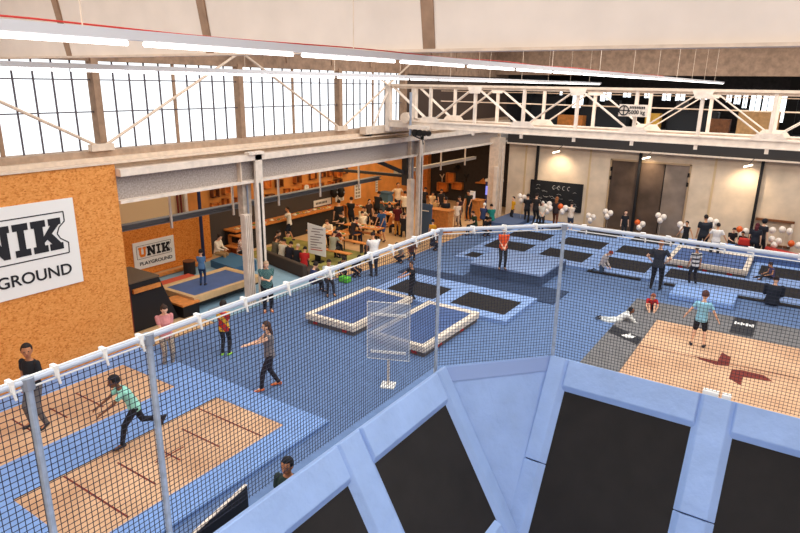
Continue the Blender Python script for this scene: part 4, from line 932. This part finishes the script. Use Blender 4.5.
def body_meshes(pose, H, build, kid, sleeve, legs, hair, near, fem=False):
    key = (pose, round(H, 1), round(build, 1), kid, sleeve, legs, hair, near, fem)
    if key in CACHE: return CACHE[key]
    H = round(H, 1)
    D = dict(pelvis=None, feet=((-.06, .0, .045), (.06, .0, .045)), footp=(0, 0), hands=((-.13, .03, .47), (.13, .03, .47)), lean=0, twist=0, headp=0, heady=0, kneeh=(0, 1, 0), eh=(.35, -1, -.2))
    D.update(POSES[pose]); S = H
    hs = 1.18 if kid else 1.0; vox = .0095 if near else .017
    P = Vector(D['pelvis'] or (0, 0, .515)); lean = -R(D['lean']); bw = build
    def tp(h, x=0, y=0):
        q = Vector((0, 0, 0))
        for i in range(6):
            ff = max(0, min(1, h*(i+.5)/6/.30)); q += Matrix.Rotation(lean*min(1, .35+ff), 3, 'X') @ Vector((0, 0, h/6))
        M = Matrix.Rotation(lean*min(1, .35+h/.30), 3, 'X'); return P+q+M @ Vector((x, y, 0))
    hipL, hipR = P+V(-.052*bw, 0, -.005), P+V(.052*bw, 0, -.005)
    shL, shR = tp(.285, -.1*bw), tp(.285, .1*bw)
    neck = tp(.325); full = Matrix.Rotation(lean, 3, 'X')
    hp = -R(D['headp']); HM = Matrix.Rotation(R(D['heady']), 3, 'Z') @ Matrix.Rotation(lean*.75+hp, 3, 'X')
    hc = neck+Matrix.Rotation(lean*.8+hp*.5, 3, 'X') @ Vector((0, .008, .035))+HM @ Vector((0, .01, .062*hs))
    body = MB(); shirt = MB(); pants = MB(); parts = {}
    bellyf = .02*(bw-1)
    prof = [(-.06, .05, .05, 0), (-.03, .082*bw, .06*bw, 0), (.0, .092*bw, .066*bw, -.002), (.06, .082*bw, .060*bw, .0+bellyf), (.12, .074*bw, .055*bw, .002+bellyf), (.19, .085*bw, .060*bw, .0), (.25, .094*bw, .056*bw, -.004), (.285, .088*bw, .046, -.006), (.31, .05, .036, -.004), (.325, .03, .03, 0)]
    def grow(pr, g): return [(h, hw+g, hd+g, fy) for h, hw, hd, fy in pr]
    torso(body, P, lean, 0, [(h, hw*(.86 if h < .29 else 1), hd*(.84 if h < .29 else 1), fy) for h, hw, hd, fy in prof])
    body.cap(tp(.30), hc-HM @ V(0, .01, .04), .03, .027)
    # head
    body.ell(hc, .046*hs, .055*hs, .062*hs, HM); body.ell(hc+HM @ V(0, .022, -.034)*hs, .031*hs, .03*hs, .032*hs, HM)
    body.cap(hc+HM @ V(0, .052, -.002)*hs, hc+HM @ V(0, .062, -.014)*hs, .006*hs, .009*hs, 6)
    for s in (-1, 1): body.ell(hc+HM @ V(s*.047, -.002, -.006)*hs, .006*hs, .012*hs, .017*hs, HM, 8, 6)
    # arms
    for s, sh, hd in ((-1, shL, D['hands'][0]), (1, shR, D['hands'][1])):
        eh = Vector(D['eh']); eh.x *= s
        el, wr = ik(sh, hd, .165, .15, eh)
        body.cap(sh, el, .024*bw if sleeve != 'none' else .027*bw, .020*bw); body.cap(el, wr, .020*bw, .0135)
        fd = (wr-el).normalized(); sd = fd.cross(Vector((0, 0, 1)))
        sd = sd.normalized() if sd.length > .1 else Vector((0, 1, 0))
        nn = sd.cross(fd)
        palm = wr+fd*.028; MM = Matrix((sd, nn, fd)).transposed()
        body.ell(palm, .022, .011, .03, MM, 8, 6)
        curl = (fd*.8+nn*-.5).normalized()
        for k, (o_, l_) in enumerate(((-.0165, .030), (-.0055, .036), (.0055, .034), (.0165, .026))):
            b0 = palm+fd*.022+sd*o_; b1 = b0+fd*l_*.5; b2 = b1+curl*l_*.55
            body.cap(b0, b1, .0055, .0052, 6); body.cap(b1, b2, .0052, .0045, 6)
        sx = -1 if s > 0 else 1
        th0 = wr+fd*.012+sd*(sx*.014); th1 = th0+(fd*.6+sd*sx*.75).normalized()*.03
        body.cap(th0, th1, .0075, .0065, 6); body.cap(th1, th1+(fd*.9+sd*sx*.2).normalized()*.018, .0065, .0055, 6)
        g = .009
        if sleeve == 'long': shirt.cap(sh, el, .031*bw+g*.5, .026*bw+g*.4); shirt.cap(el, wr-fd*.01, .026*bw+g*.4, .02+g*.3)
        elif sleeve == 'short': shirt.cap(sh, sh+(el-sh)*.55, .029*bw+g*.4, .027*bw+g*.6)
        elif sleeve == 'none': shirt.cap(sh, sh+(el-sh)*.1, .028*bw+g*.5, .026*bw+g*.5)
    sp = grow([q for q in prof if q[0] >= -.03 and q[0] <= .31], .011)
    sp[0] = (-.045, sp[0][1]+.004, sp[0][2]+.004, 0)
    if fem: sp = [(h, hw*(.93 if .05 < h < .2 else 1.0), hd+(.012 if .15 < h < .23 else 0), fy+(.006 if .15 < h < .23 else 0)) for h, hw, hd, fy in sp]
    torso(shirt, P, lean, 0, sp)
    # legs
    pp_ = grow([q for q in prof if q[0] <= .061], .006); torso(pants, P, lean, 0, pp_)
    shoes = []
    for i, (s, hip, ft) in enumerate(((-1, hipL, D['feet'][0]), (1, hipR, D['feet'][1]))):
        kn, an = ik(hip, ft, .25, .24, D['kneeh'])
        sk = .72 if legs == 'long' else 1.0
        body.cap(hip, kn, .042*bw*(.8 if legs == 'long' else 1), .027*bw*sk); body.cap(kn, an, .027*bw*sk, .017)
        if legs != 'long': body.cap(kn+(an-kn)*.15+V(0, -.006, 0), kn+(an-kn)*.5+V(0, -.004, 0), .029*bw, .024*bw)
        if legs == 'long': pants.cap(hip, kn, .053*bw, .038*bw); pants.cap(kn, an+(kn-an)*.04, .038*bw, .029)
        else: pants.cap(hip, hip+(kn-hip)*.8, .054*bw, .048*bw)
        fp = -R(D['footp'][i]); FM = Matrix.Rotation(fp, 3, 'X'); yaw = Matrix.Rotation(R(-s*8), 3, 'Z')
        FM = yaw @ FM
        toe = an+FM @ V(0, .085, -.028); heel = an+FM @ V(0, -.025, -.025)
        body.cap(an, toe, .017, .013, 8)
        sm = MB(); sm.smooth = True
        rg = []
        for (y, w_, zt) in ((-.045, .014, -.012), (-.035, .023, .0), (0, .026, .008), (.04, .029, -.006), (.08, .031, -.018), (.105, .024, -.026), (.115, .012, -.032)):
            c = []
            for k in range(10):
                a_ = 2*PI*k/10; zz0 = -.044; zc = (zz0+zt)/2; hh = (zt-zz0)/2
                c.append((an+FM @ V(w_*math.cos(a_), y, zc+hh*math.sin(a_)))*S)
            rg.append(c)
        sm.rings(rg); shoes.append(sm.mesh('shoe'))
    for mb in (body, shirt, pants): mb.v = [tuple(Vector(p)*S) for p in mb.v]
    out = {'body': remesh(body, 'body', vox), 'shirt': remesh(shirt, 'shirt', vox*1.15), 'trousers': remesh(pants, 'trousers', vox*1.15), 'shoes': shoes}
    # hair
    if hair != 'bald':
        hm = MB(); hm.smooth = True
        rx, ry, rz = .052*hs, .062*hs, .064*hs; off = V(0, -.006, .010)*hs
        if hair == 'afro': rx, ry, rz = .068*hs, .076*hs, .074*hs
        hm.ell(V(0, 0, 0), rx, ry, rz, None, 20, 14)
        vs = []
        for q in hm.v:
            q = Vector(q); lim = .012 if hair != 'cap' else .03
            if hair == 'scarf':
                if q.y > .02*hs and q.z < .02*hs and abs(q.x) < .035*hs: q *= .8
            elif (q.y > .022*hs and q.z < .030*hs) or (q.y > .0 and q.z < -.004*hs): q *= .80
            elif q.z < -.035*hs and hair in ('short', 'cap'): q *= .85
            vs.append((hc+HM @ (q+off))*S)
        hm.v = [tuple(q) for q in vs]
        if hair == 'long':
            c0 = hc+HM @ V(0, -.035, .0)*hs; dn = V(0, -.3, -1) if D['lean'] < 30 else V(0, .1, -1)
            pts = [c0, c0+dn*.05, c0+dn*.11, c0+dn*.16]
            hm.rings([[p_*S for p_ in ring(c, V(1, 0, 0), V(0, 1, 0), w_, d_, 12)] for c, w_, d_ in zip(pts, (.05*hs, .05*hs, .045, .02), (.032*hs, .028, .022, .01))])
        if hair == 'bun': 
            b_ = MB(); b_.ell((hc+HM @ V(0, -.062, .028)*hs)*S, .022*S, .022*S, .022*S, None, 10, 8); hm.add(b_.v, b_.f)
        if hair == 'cap':
            b_ = MB(); b_.ell((hc+HM @ V(0, .06, .022)*hs)*S, .035*S, .035*S, .006*S, HM, 12, 6); hm.add(b_.v, b_.f)
        out['hair'] = hm.mesh('hair')
    if near:
        ey = []
        for s in (-1, 1):
            e = MB(); e.smooth = True; e.ell((hc+HM @ V(s*.018, .048, .004)*hs)*S, .0065*S*hs, .006*S*hs, .0045*S*hs, HM, 8, 6); ey.append(e.mesh('eye'))
        e = MB(); e.smooth = True; e.ell((hc+HM @ V(0, .0495, -.034)*hs)*S, .013*S*hs, .005*S*hs, .0035*S*hs, HM, 8, 6)
        out['eyes'] = ey; out['mouth'] = e.mesh('mouth')
    CACHE[key] = out; return out
def addp(name, me, m, parent, share=True):
    o = bpy.data.objects.new(name, me); C.objects.link(o); o.parent = parent
    if not me.materials: me.materials.append(m)
    o.material_slots[0].link = 'OBJECT'; o.material_slots[0].material = m
    return o
SK = {'l': (232, 182, 150), 'm': (204, 146, 108), 'd': (120, 76, 52), 't': (180, 120, 84)}
def person(loc, rel, pose, H, label, shirt, pants, hair='short', hcol=(38, 28, 24), skin='l', sleeve='short', legs='long', shoe=(40, 38, 40), build=1.0, kid=False, near=False, z=0.0, fem=False, group=None, rz=None, heading=None):
    if isinstance(loc, Vector): p = loc
    elif len(loc) == 3: p = at(loc[0], loc[1], loc[2])
    else: p = at(loc[0], loc[1], z)
    p = Vector((p.x, p.y, z))
    hd = math.atan2(-p.y, -p.x)+R(rel) if heading is None else R(heading)
    t = empty('person', p, label, 'person', group, rz=hd-PI/2)
    me = body_meshes(pose, H, build, kid, sleeve, legs, hair, near, fem)
    smt = shirt if not isinstance(shirt, tuple) else col(shirt); pmt = pants if not isinstance(pants, tuple) else col(pants)
    addp('body', me['body'], skinm(SK[skin]), t); addp('shirt', me['shirt'], smt, t)
    addp('trousers' if legs == 'long' else 'shorts', me['trousers'], pmt, t)
    if shoe:
        for s in me['shoes']: addp('shoe', s, col(shoe, .6), t)
    if 'hair' in me: addp('hair' if hair not in ('cap', 'scarf') else ('cap' if hair == 'cap' else 'headscarf'), me['hair'], mat('hair_%d_%d_%d' % hcol, hcol, .7, noise=.15, nscale=30), t)
    if near:
        for e in me['eyes']: addp('eye', e, mat('eye_dark', (30, 24, 22), .3), t)
        addp('mouth', me['mouth'], mat('lip', (160, 84, 74), .6), t)
    return t
BLK = (34, 34, 38); NV = (34, 40, 56); WH = (232, 226, 220); JN = (52, 64, 92); BR = (96, 62, 40)
dense = []
# --- hall, near ones
P1 = person((40, 425), -45, 'lookup', 1.75, 'boy in a black T-shirt and grey trousers on the trampoline by the chipboard wall', BLK, (104, 98, 96), skin='t', near=True, kid=True, z=.055)
t = MB(); t.smooth = True; t.ell((.0, .2, .93), .09, .04, .07); t.build('white_glove', WHITE, P1)
person((138, 441), -78, 'runner', 1.58, 'running boy in a mint T-shirt and black tracksuit trousers on the near trampoline pad', (152, 214, 196), (28, 28, 34), skin='d', hcol=(22, 18, 18), near=True, kid=True, z=.09)
person((169, 366), 12, 'phone', 1.7, 'young woman in a pink shirt and pale patterned trousers looking at her phone', (206, 136, 134), check('patterned_cloth', (176, 160, 140), (132, 116, 104), 26), hair='bun', hcol=(60, 40, 30), near=True, fem=True, shoe=(50, 40, 50))
person((226, 355), 160, 'handsfront', 1.5, 'small boy in a red and yellow jersey with bright green shoes', stripes('jersey', (172, 34, 26), (224, 170, 40), 'DIAGONAL', 1.6), BLK, kid=True, near=True, shoe=(150, 214, 60), sleeve='short')
person((271, 388), -82, 'step', 1.68, 'girl in a grey top, striped black leggings and orange shoes reaching left', (124, 116, 116), (40, 34, 40), hair='long', hcol=(74, 48, 36), near=True, fem=True, shoe=(226, 112, 60), sleeve='none')
person((268, 311), 8, 'phone', 1.68, 'grey-haired man in a teal floral shirt looking at a phone by the column', check('floral_teal', (44, 84, 88), (84, 116, 112), 24), BLK, hcol=(190, 160, 130), near=True, shoe=(180, 110, 70), build=1.15)
person((412, 302), -60, 'reachf', 1.45, 'boy in black standing on the trampoline behind the ivory edged mats', (28, 28, 32), (30, 30, 34), hcol=(60, 40, 32), skin='m', near=True, z=.07)
person((502, 269, .43), 8, 'handsfront', 1.6, 'boy in an orange-red sweater and black trousers standing on the light blue box', (226, 84, 40), BLK, hcol=(210, 120, 70), near=True, z=.43, sleeve='short')
person((601, 273), 70, 'kneel', 1.5, 'kneeling girl in a white patterned sweater and jeans on the far pads', check('speckled_sweater', (226, 218, 212), (196, 186, 184), 30), (62, 84, 110), hair='short', hcol=(160, 62, 40), near=True, fem=True, sleeve='long', z=.0)
person((655, 289), 172, 'hips', 1.78, 'broad man in a black T-shirt seen from behind with hands on hips', (52, 56, 64), (26, 26, 30), hcol=(176, 120, 84), near=True, build=1.2)
person((651, 316, .5), 8, 'floor_knees', 1.3, 'small boy in red sitting with knees drawn up at the corner of the grey pads', (190, 40, 40), (34, 30, 34), kid=True, near=True, hcol=(150, 80, 50), legs='short', shoe=(110, 40, 44), skin='l').location = at(650, 311)
person((619, 322), 92, 'prone', 1.2, 'boy in white lying on his front on the carpet beside the grey pads', (232, 232, 228), (226, 228, 224), kid=True, build=1.3, near=True, skin='d', hcol=(26, 24, 24), sleeve='long', z=.0)
person((697, 346), 178, 'arms_out', 1.62, 'boy in a light blue T-shirt and black shorts seen from behind on the right trampoline', (140, 196, 222), (24, 26, 32), near=True, legs='short', hcol=(84, 52, 44), skin='l', z=.055, kid=True)
person((692, 285), -150, 'relaxed', 1.5, 'person in a white striped top and black trousers leaning behind the light blue mat', stripes('bw_stripe', (236, 234, 230), (70, 70, 76), 'Z', 2.0), BLK, near=True, sleeve='short', skin='m')
person(at(771, 305), 178, 'floor_legs', 1.8, 'broad person in black sitting on the floor with their back turned near the right edge', (34, 40, 50), BLK, near=True, build=1.3, sleeve='long', hcol=(46, 32, 28))
person(at(771, 281), -60, 'floor_legs', 1.25, 'child in a purple vest sitting on the pads behind the broad person in black', (86, 78, 120), BLK, near=True, kid=True, sleeve='none', hair='bun', hcol=(50, 34, 28), skin='m', z=.07, fem=True)
p = at(787, 265); tag(MB().hexa([(p.x-.15, p.y-.2, .07), (p.x+.5, p.y-.2, .07), (p.x+.6, p.y+.2, .07), (p.x, p.y+.2, .07), (p.x-.1, p.y-.15, .3), (p.x+.4, p.y-.15, .22), (p.x+.5, p.y+.1, .35), (p.x, p.y+.1, .4)]).build('sports_bag', BLACKP, bevel=.05), 'black sports bag lying on the pads behind the child in purple', 'bag')
person(at(288, 462, 1.72), -30, 'stand', 1.75, 'person with short black hair just behind the lower left pads', (40, 56, 52), BLK, near=True, skin='t', hcol=(16, 14, 14))
person((374, 276), -165, 'table', 1.72, 'stout man in a white T-shirt and dark jeans bending forward behind the net', WH, (38, 38, 48), build=1.2, skin='m', hcol=(40, 28, 24))
# --- boy on raised trampoline, pair on the teal seat
person((203, 285, .46), 165, 'handsfront', 1.25, 'small boy in blue standing on the raised trampoline', (88, 128, 172), (40, 60, 96), kid=True, z=.46)
person(at(218, 264), 55, 'sit', 1.65, 'woman in a cream blouse seated on the teal foam seat', (236, 220, 196), (168, 134, 92), hair='bun', fem=True, sleeve='long')
person(at(241, 263), 60, 'sit', 1.65, 'man in a checked shirt seated on the teal foam seat', check('red_check_shirt', (236, 224, 210), (168, 84, 56), 22), BLK, sleeve='long', skin='m')
# --- eating area
def D_(*a, **k): return person(*a, **k)
D_((290, 241), -92, 'reachf', 1.6, 'boy in a white T-shirt and dark shorts reaching over the food counter', WH, NV, legs='short', skin='m')
D_(at(339, 200, 1.7), 180, 'relaxed', 1.7, 'man in a black T-shirt with his back turned at the counter end', BLK, BLK)
D_(at(351, 197, 1.7), 150, 'handsfront', 1.7, 'tall young man in black beside the round speakers', BLK, NV)
D_(at(369, 199, 1.5), 30, 'relaxed', 1.5, 'dark-haired person in brown behind the seated pair in white', (60, 44, 38), BLK)
D_(at(377, 191, 1.7), 150, 'table', 1.7, 'man in black with raised hands beside the blue bin', BLK, BLK, skin='m')
D_(at(396, 184, 1.75), 25, 'hips', 1.75, 'young man in a cream polo shirt, hand on hip, before the orange wall', (230, 206, 178), NV, skin='m')
D_(at(405, 190, 1.65), 170, 'relaxed', 1.65, 'person in a white shirt with a shoulder bag strap at the middle column', (236, 222, 200), BLK, skin='m')
D_(at(383, 208, 1.55), -30, 'table', 1.6, 'man in a blue T-shirt and blue shorts leaning over a beer table', (52, 92, 142), (48, 76, 124), legs='short', skin='m')
D_((397, 236), 175, 'relaxed', 1.62, 'man in a maroon shirt and mustard trousers seen from behind', (96, 26, 30), (206, 146, 66), skin='m', hcol=(24, 18, 16))
D_(at(361, 207, 1.2), 150, 'sit_table', 1.6, 'person in cream seated at the far beer table, left one of the pair', (236, 220, 190), BLK, skin='m')
D_(at(368, 203, 1.2), 170, 'sit_table', 1.65, 'person in white seated at the far beer table, right one of the pair', (234, 214, 184), BLK, skin='m')
D_(at(364, 212, 1.2), 200, 'sit_table', 1.65, 'woman in a white blouse bending over the full food table', (240, 222, 192), BLK, hair='short', sleeve='long', fem=True)
D_(at(376, 213, 1.1), 0, 'sit_table', 1.6, 'dark-clothed person seated at the right end of the full food table', (44, 34, 32), BLK)
D_(at(355, 219, 1.1), 120, 'sit_table', 1.55, 'person in dark clothes seated left of the full food table', (50, 40, 40), NV)
D_(at(345, 213, 1.15), -60, 'sit_table', 1.6, 'person in dark green seated below the standing men in black', (44, 52, 40), BLK)
D_(at(389, 202, 1.2), 0, 'sit_table', 1.6, 'person in black seated behind the man in maroon', BLK, BLK)
D_(at(390, 212, 1.1), 90, 'sit_table', 1.5, 'person in orange seated at the table beside the man in maroon', (196, 120, 60), BLK)
D_(at(404, 206, 1.25), 190, 'sit_table', 1.6, 'person in cream seated next to the middle column', (222, 190, 150), BLK, hair='long', fem=True)
D_(at(404, 216, 1.1), 180, 'sit', 1.6, 'dark-clothed person seated low beside the middle column', (40, 34, 36), BLK)
D_(at(327, 219, 1.2), -20, 'sit_table', 1.6, 'person in a white jumper bent over the table behind the banner', (238, 220, 190), BLK, sleeve='long', hcol=(90, 54, 30))
D_(at(332, 233, 1.15), 150, 'sit_table', 1.65, 'person in a grey shirt seated at the table beside the banner', (150, 146, 122), BLK, skin='m')
D_(at(341, 225, 1.2), 30, 'sit_table', 1.6, 'person in dark red seated beyond the table next to the banner', (92, 34, 30), BLK)
# sofa group
for i, (px_, sh, lab, hcx, hr_) in enumerate(((272, (96, 90, 74), 'person in olive leaning on the left end of the brown sofa', (50, 36, 28), 'short'), (279, (206, 196, 176), 'person in pale clothes second from the left on the brown sofa', (40, 30, 26), 'short'), (286, (36, 34, 44), 'person in dark blue on the middle of the brown sofa', (30, 22, 20), 'short'), (295, (30, 30, 34), 'person in a black hoodie with a pale hood on the brown sofa', (196, 180, 150), 'short'), (304, (170, 32, 30), 'person in a bright red T-shirt on the right of the brown sofa', (22, 18, 18), 'short'))):
    D_(at(px_, 256+1.2*i, .98).copy() if False else Vector((-17.5+.52*i, 17.36-.13*i, 0)), 180, 'sit_low', 1.5, lab, sh, BLK, hair=hr_, hcol=hcx, heading=95+6*i, skin='m')
D_(at(284, 236, .9), 20, 'sit', 1.45, 'child in a yellow-green top facing the sofa group', (150, 140, 60), BLK, kid=True)
D_(at(276, 238, .9), 60, 'sit', 1.5, 'child in dark brown near the foot of the counter', (84, 54, 36), BLK, kid=True)
D_(at(328, 263, 1.05), 10, 'sit', 1.6, 'person in a pale grey-blue shirt sitting just below the banner', (196, 206, 204), BLK, sleeve='long', skin='m')
D_(at(312, 274, .7), 120, 'sit', 1.4, 'child in black and blue crouched right of the sofa', (46, 56, 96), BLK, kid=True)
tag(MB().box(-.2, .2, -.15, .15, 0, .22).build('green_bag', mat('lime_cloth', (96, 190, 60), .8), bevel=.06), 'bright green bag on the floor behind the net', 'bag').location = at(345, 282)
for i, (px_, py_, sh, lab) in enumerate(((343, 277, (58, 52, 50), 'child in dark grey sitting at the carpet edge near the green bag'), (352, 276, (40, 36, 40), 'dark-haired child in black sitting left of the stout man in white'), (367, 262, (44, 40, 44), 'dark-haired head behind the stout man in white'), (402, 262, (176, 160, 140), 'person in beige sitting at the carpet edge before the middle column'), (411, 259, (120, 70, 50), 'small child in brown by the foot of the middle column'), (432, 250, (40, 44, 60), 'child in navy crouching beside the net corner post'))):
    D_((px_, py_), [20, 40, 160, -40, 10, 90][i], 'crouch', 1.35, lab, sh, BLK, kid=True, skin='m')
D_((432, 246), 170, 'relaxed', 1.2, 'small child in a yellow T-shirt before the blue door panel', (236, 168, 50), BLK, kid=True)
# bar group
bar = [(424, 187, 1.5, (38, 34, 36), 'left bar guest in black near the middle column', 'table'), (432, 190, 1.45, (226, 190, 140), 'bar guest in beige next to the left bar guest', 'table'), (441, 187, 1.65, (44, 38, 38), 'bartender in black under the left display box', 'table'), (446, 197, 1.7, BLK, 'tall man in black with his back turned left of the boy in white', 'relaxed'),
       (460, 196, 1.6, (64, 38, 36), 'person in dark red behind the boy in white', 'phone'), (435, 199, 1.35, (180, 140, 90), 'child in tan at the orange counter', 'table'), (470, 189, 1.7, (30, 36, 34), 'bartender in dark green beside the drinks fridge', 'table')]
for i, (a, b, h_, c_, lab, ps) in enumerate(bar): D_(at(a, b, h_), [150, 20, 10, 170, -40, 150, -20][i], ps, h_, lab, c_, BLK, skin='m')
D_((457, 228), 5, 'relaxed', 1.4, 'boy in a loose white T-shirt and beige trousers walking in the passage', (240, 214, 188), (196, 160, 130), kid=True, skin='m')
D_(at(484, 206, 1.1), 160, 'sit', 1.55, 'seated person with a white cap and navy jacket near the thick column', (48, 60, 96), BLK, hair='cap', hcol=(232, 228, 220))
D_(at(492, 206, 1.15), 200, 'sit', 1.55, 'seated person in a teal hooded top against the thick column', (30, 122, 110), BLK, skin='m')
D_(at(484, 216, .95), 40, 'crouch', 1.6, 'crouching person in black with a red bag strap before the thick column', (32, 30, 32), BLK, skin='m')
D_(at(477, 212, 1.1), -60, 'sit', 1.5, 'seated person in dark green left of the white cap', (38, 60, 40), BLK)
# far wall group
D_(at(514, 198, 1.25), -60, 'stand', 1.3, 'child in a yellow shirt at the far edge of the thick column', (216, 160, 32), BLK, kid=True)
D_(at(529, 194, 1.6), 170, 'stand', 1.65, 'person in black before the left balloons and chalkboard', BLK, BLK)
D_(at(536, 194, 1.65), 150, 'stand', 1.7, 'second person in black at the left part of the chalkboard', (44, 40, 40), BLK)
D_(at(543, 201, 1.5), 10, 'handsfront', 1.5, 'person with a white headscarf and grey top before the chalkboard', (206, 196, 180), BLK, hair='scarf', hcol=(226, 214, 200))
D_(at(557, 197, 1.6), 170, 'reachf', 1.6, 'person in dark clothes drawing on the chalkboard', (54, 42, 42), (120, 70, 50), hair='long', hcol=(150, 90, 50))
D_(at(572, 202, 1.5), 165, 'handsfront', 1.5, 'boy in a white T-shirt and grey shorts holding balloons at the chalkboard', (230, 208, 186), (60, 64, 76), legs='short')
D_(at(626, 211, 1.3), 10, 'stand', 1.3, 'child in black standing before the left steel door', (30, 30, 34), BLK, kid=True, hcol=(60, 30, 20))
D_(at(688, 220, 1.45), -30, 'arms_out', 1.45, 'boy in a black vest with an outstretched arm right of the steel doors', BLK, (30, 44, 36), sleeve='none', skin='m')
D_(at(707, 215, 1.8), -160, 'relaxed', 1.8, 'big man in black seen from behind at the far pads', (40, 42, 50), BLK, build=1.25, skin='m')
D_(at(719, 222, 1.65), 175, 'arms_out', 1.65, 'boy in a white T-shirt with dark band seen from behind at the far pads', WH, BLK, skin='m', build=1.1)
D_(at(734, 226, 1.2), 20, 'sit', 1.5, 'dark-haired child in black beside the single orange balloon', (36, 30, 34), BLK)
D_(at(745, 228, 1.2), -20, 'sit', 1.45, 'child in brown sitting left of the black post', (46, 34, 34), BLK, skin='m')
D_(at(758, 222, 1.65), 170, 'relaxed', 1.65, 'woman with dark red hair and black clothes beside the right black post', (34, 36, 46), BLK, hair='long', hcol=(84, 26, 34), build=1.1, fem=True)
D_(at(765, 219, 1.7), 150, 'relaxed', 1.7, 'person with bushy dark hair behind the woman with dark red hair', (40, 40, 48), BLK, hair='afro', hcol=(28, 28, 34))
tag(MB().box(-.25, .25, -.15, .15, 0, .3).build('red_bag', RED, bevel=.05), 'red bag on top of the dark navy block', 'bag').location = (-1.75, 29.75, .55)

# keep people from standing inside one another or in the tables
ppl = [o for o in C.objects if o.parent is None and o.get('category') == 'person' and o.location.y > 14 and o.location.z < .1]
tbl = [o for o in C.objects if o.parent is None and o.get('category') == 'table']
bl_ = [o for o in C.objects if o.parent is None and o.get('category') == 'balloons']
sofa_set = {o.name for o in ppl if 'sofa' in o['label'] and 'on' in o['label'].split()}
for it in range(12):
    for i, a in enumerate(ppl):
        for b in ppl[i+1:]:
            d = b.location-a.location; d.z = 0
            if .001 < d.length < .5:
                m_ = d.normalized()*(.5-d.length)*.5
                if a.name not in sofa_set: a.location -= m_
                if b.name not in sofa_set: b.location += m_
        for t in tbl:
            dx, dy = a.location.x-t.location.x, a.location.y-t.location.y
            if abs(dx) < 1.15 and abs(dy) < .55:
                a.location.y = t.location.y+(.56 if dy > 0 else -.56)
        for t in bl_:
            d = t.location-a.location; d.z = 0
            if d.length < .42: t.location += (d.normalized() if d.length > .01 else Vector((0, -1, 0)))*(.43-d.length)
        a.location.x = max(a.location.x, -20.0 if a.location.y < 33 else -20.0); a.location.y = min(a.location.y, 33.5 if a.location.x < -14.5 else 31.6)
# ================================================================== LIGHT
def area(name, loc, sx, sy, e, c, rot=(0, 0, 0)):
    L = bpy.data.lights.new(name, 'AREA'); L.shape = 'RECTANGLE'; L.size = sx; L.size_y = sy; L.energy = e; L.color = c
    o = bpy.data.objects.new(name, L); C.objects.link(o); o.location = loc; o.rotation_euler = rot; return o
for i, (a, b) in enumerate(ys):
    area('skylight_daylight', (-3, (a+b)/2, 9.9), 20, b-a-.2, [760, 900, 900, 760][i], (1, .965, .92))
area('aisle_fill', (-17.4, 13.5, 4.05), 3.5, 6, 90, (1, .86, .68))  # unseen fill lamps added to warm and brighten the eating area
area('aisle_fill', (-17.4, 24, 4.05), 3.5, 14, 360, (1, .76, .46))
area('gallery_light', (-3, 37, 9.2), 16, 3, 130, (1, .95, .9))
w = bpy.data.worlds.new('world'); bpy.context.scene.world = w; w.use_nodes = True
w.node_tree.nodes['Background'].inputs['Color'].default_value = (.93, .97, 1, 1); w.node_tree.nodes['Background'].inputs['Strength'].default_value = 1.6

# ================================================================== CAMERA
cd = bpy.data.cameras.new('camera'); cam = bpy.data.objects.new('camera', cd); C.objects.link(cam)
cd.sensor_width = 36; cd.sensor_fit = 'HORIZONTAL'; cd.lens = FL/800*36; cd.clip_start = .05; cd.clip_end = 200
Mx = Matrix((RT, UP, -FW)).transposed().to_4x4(); Mx.translation = CAM; cam.matrix_world = Mx
sc = bpy.context.scene; sc.camera = cam
sc.view_settings.view_transform = 'Standard'; sc.view_settings.look = 'None'; sc.view_settings.gamma = 1; sc.view_settings.exposure = 0
try:
    sc.cycles.max_bounces = 6; sc.cycles.use_denoising = True; sc.cycles.sample_clamp_indirect = 6
except Exception: pass
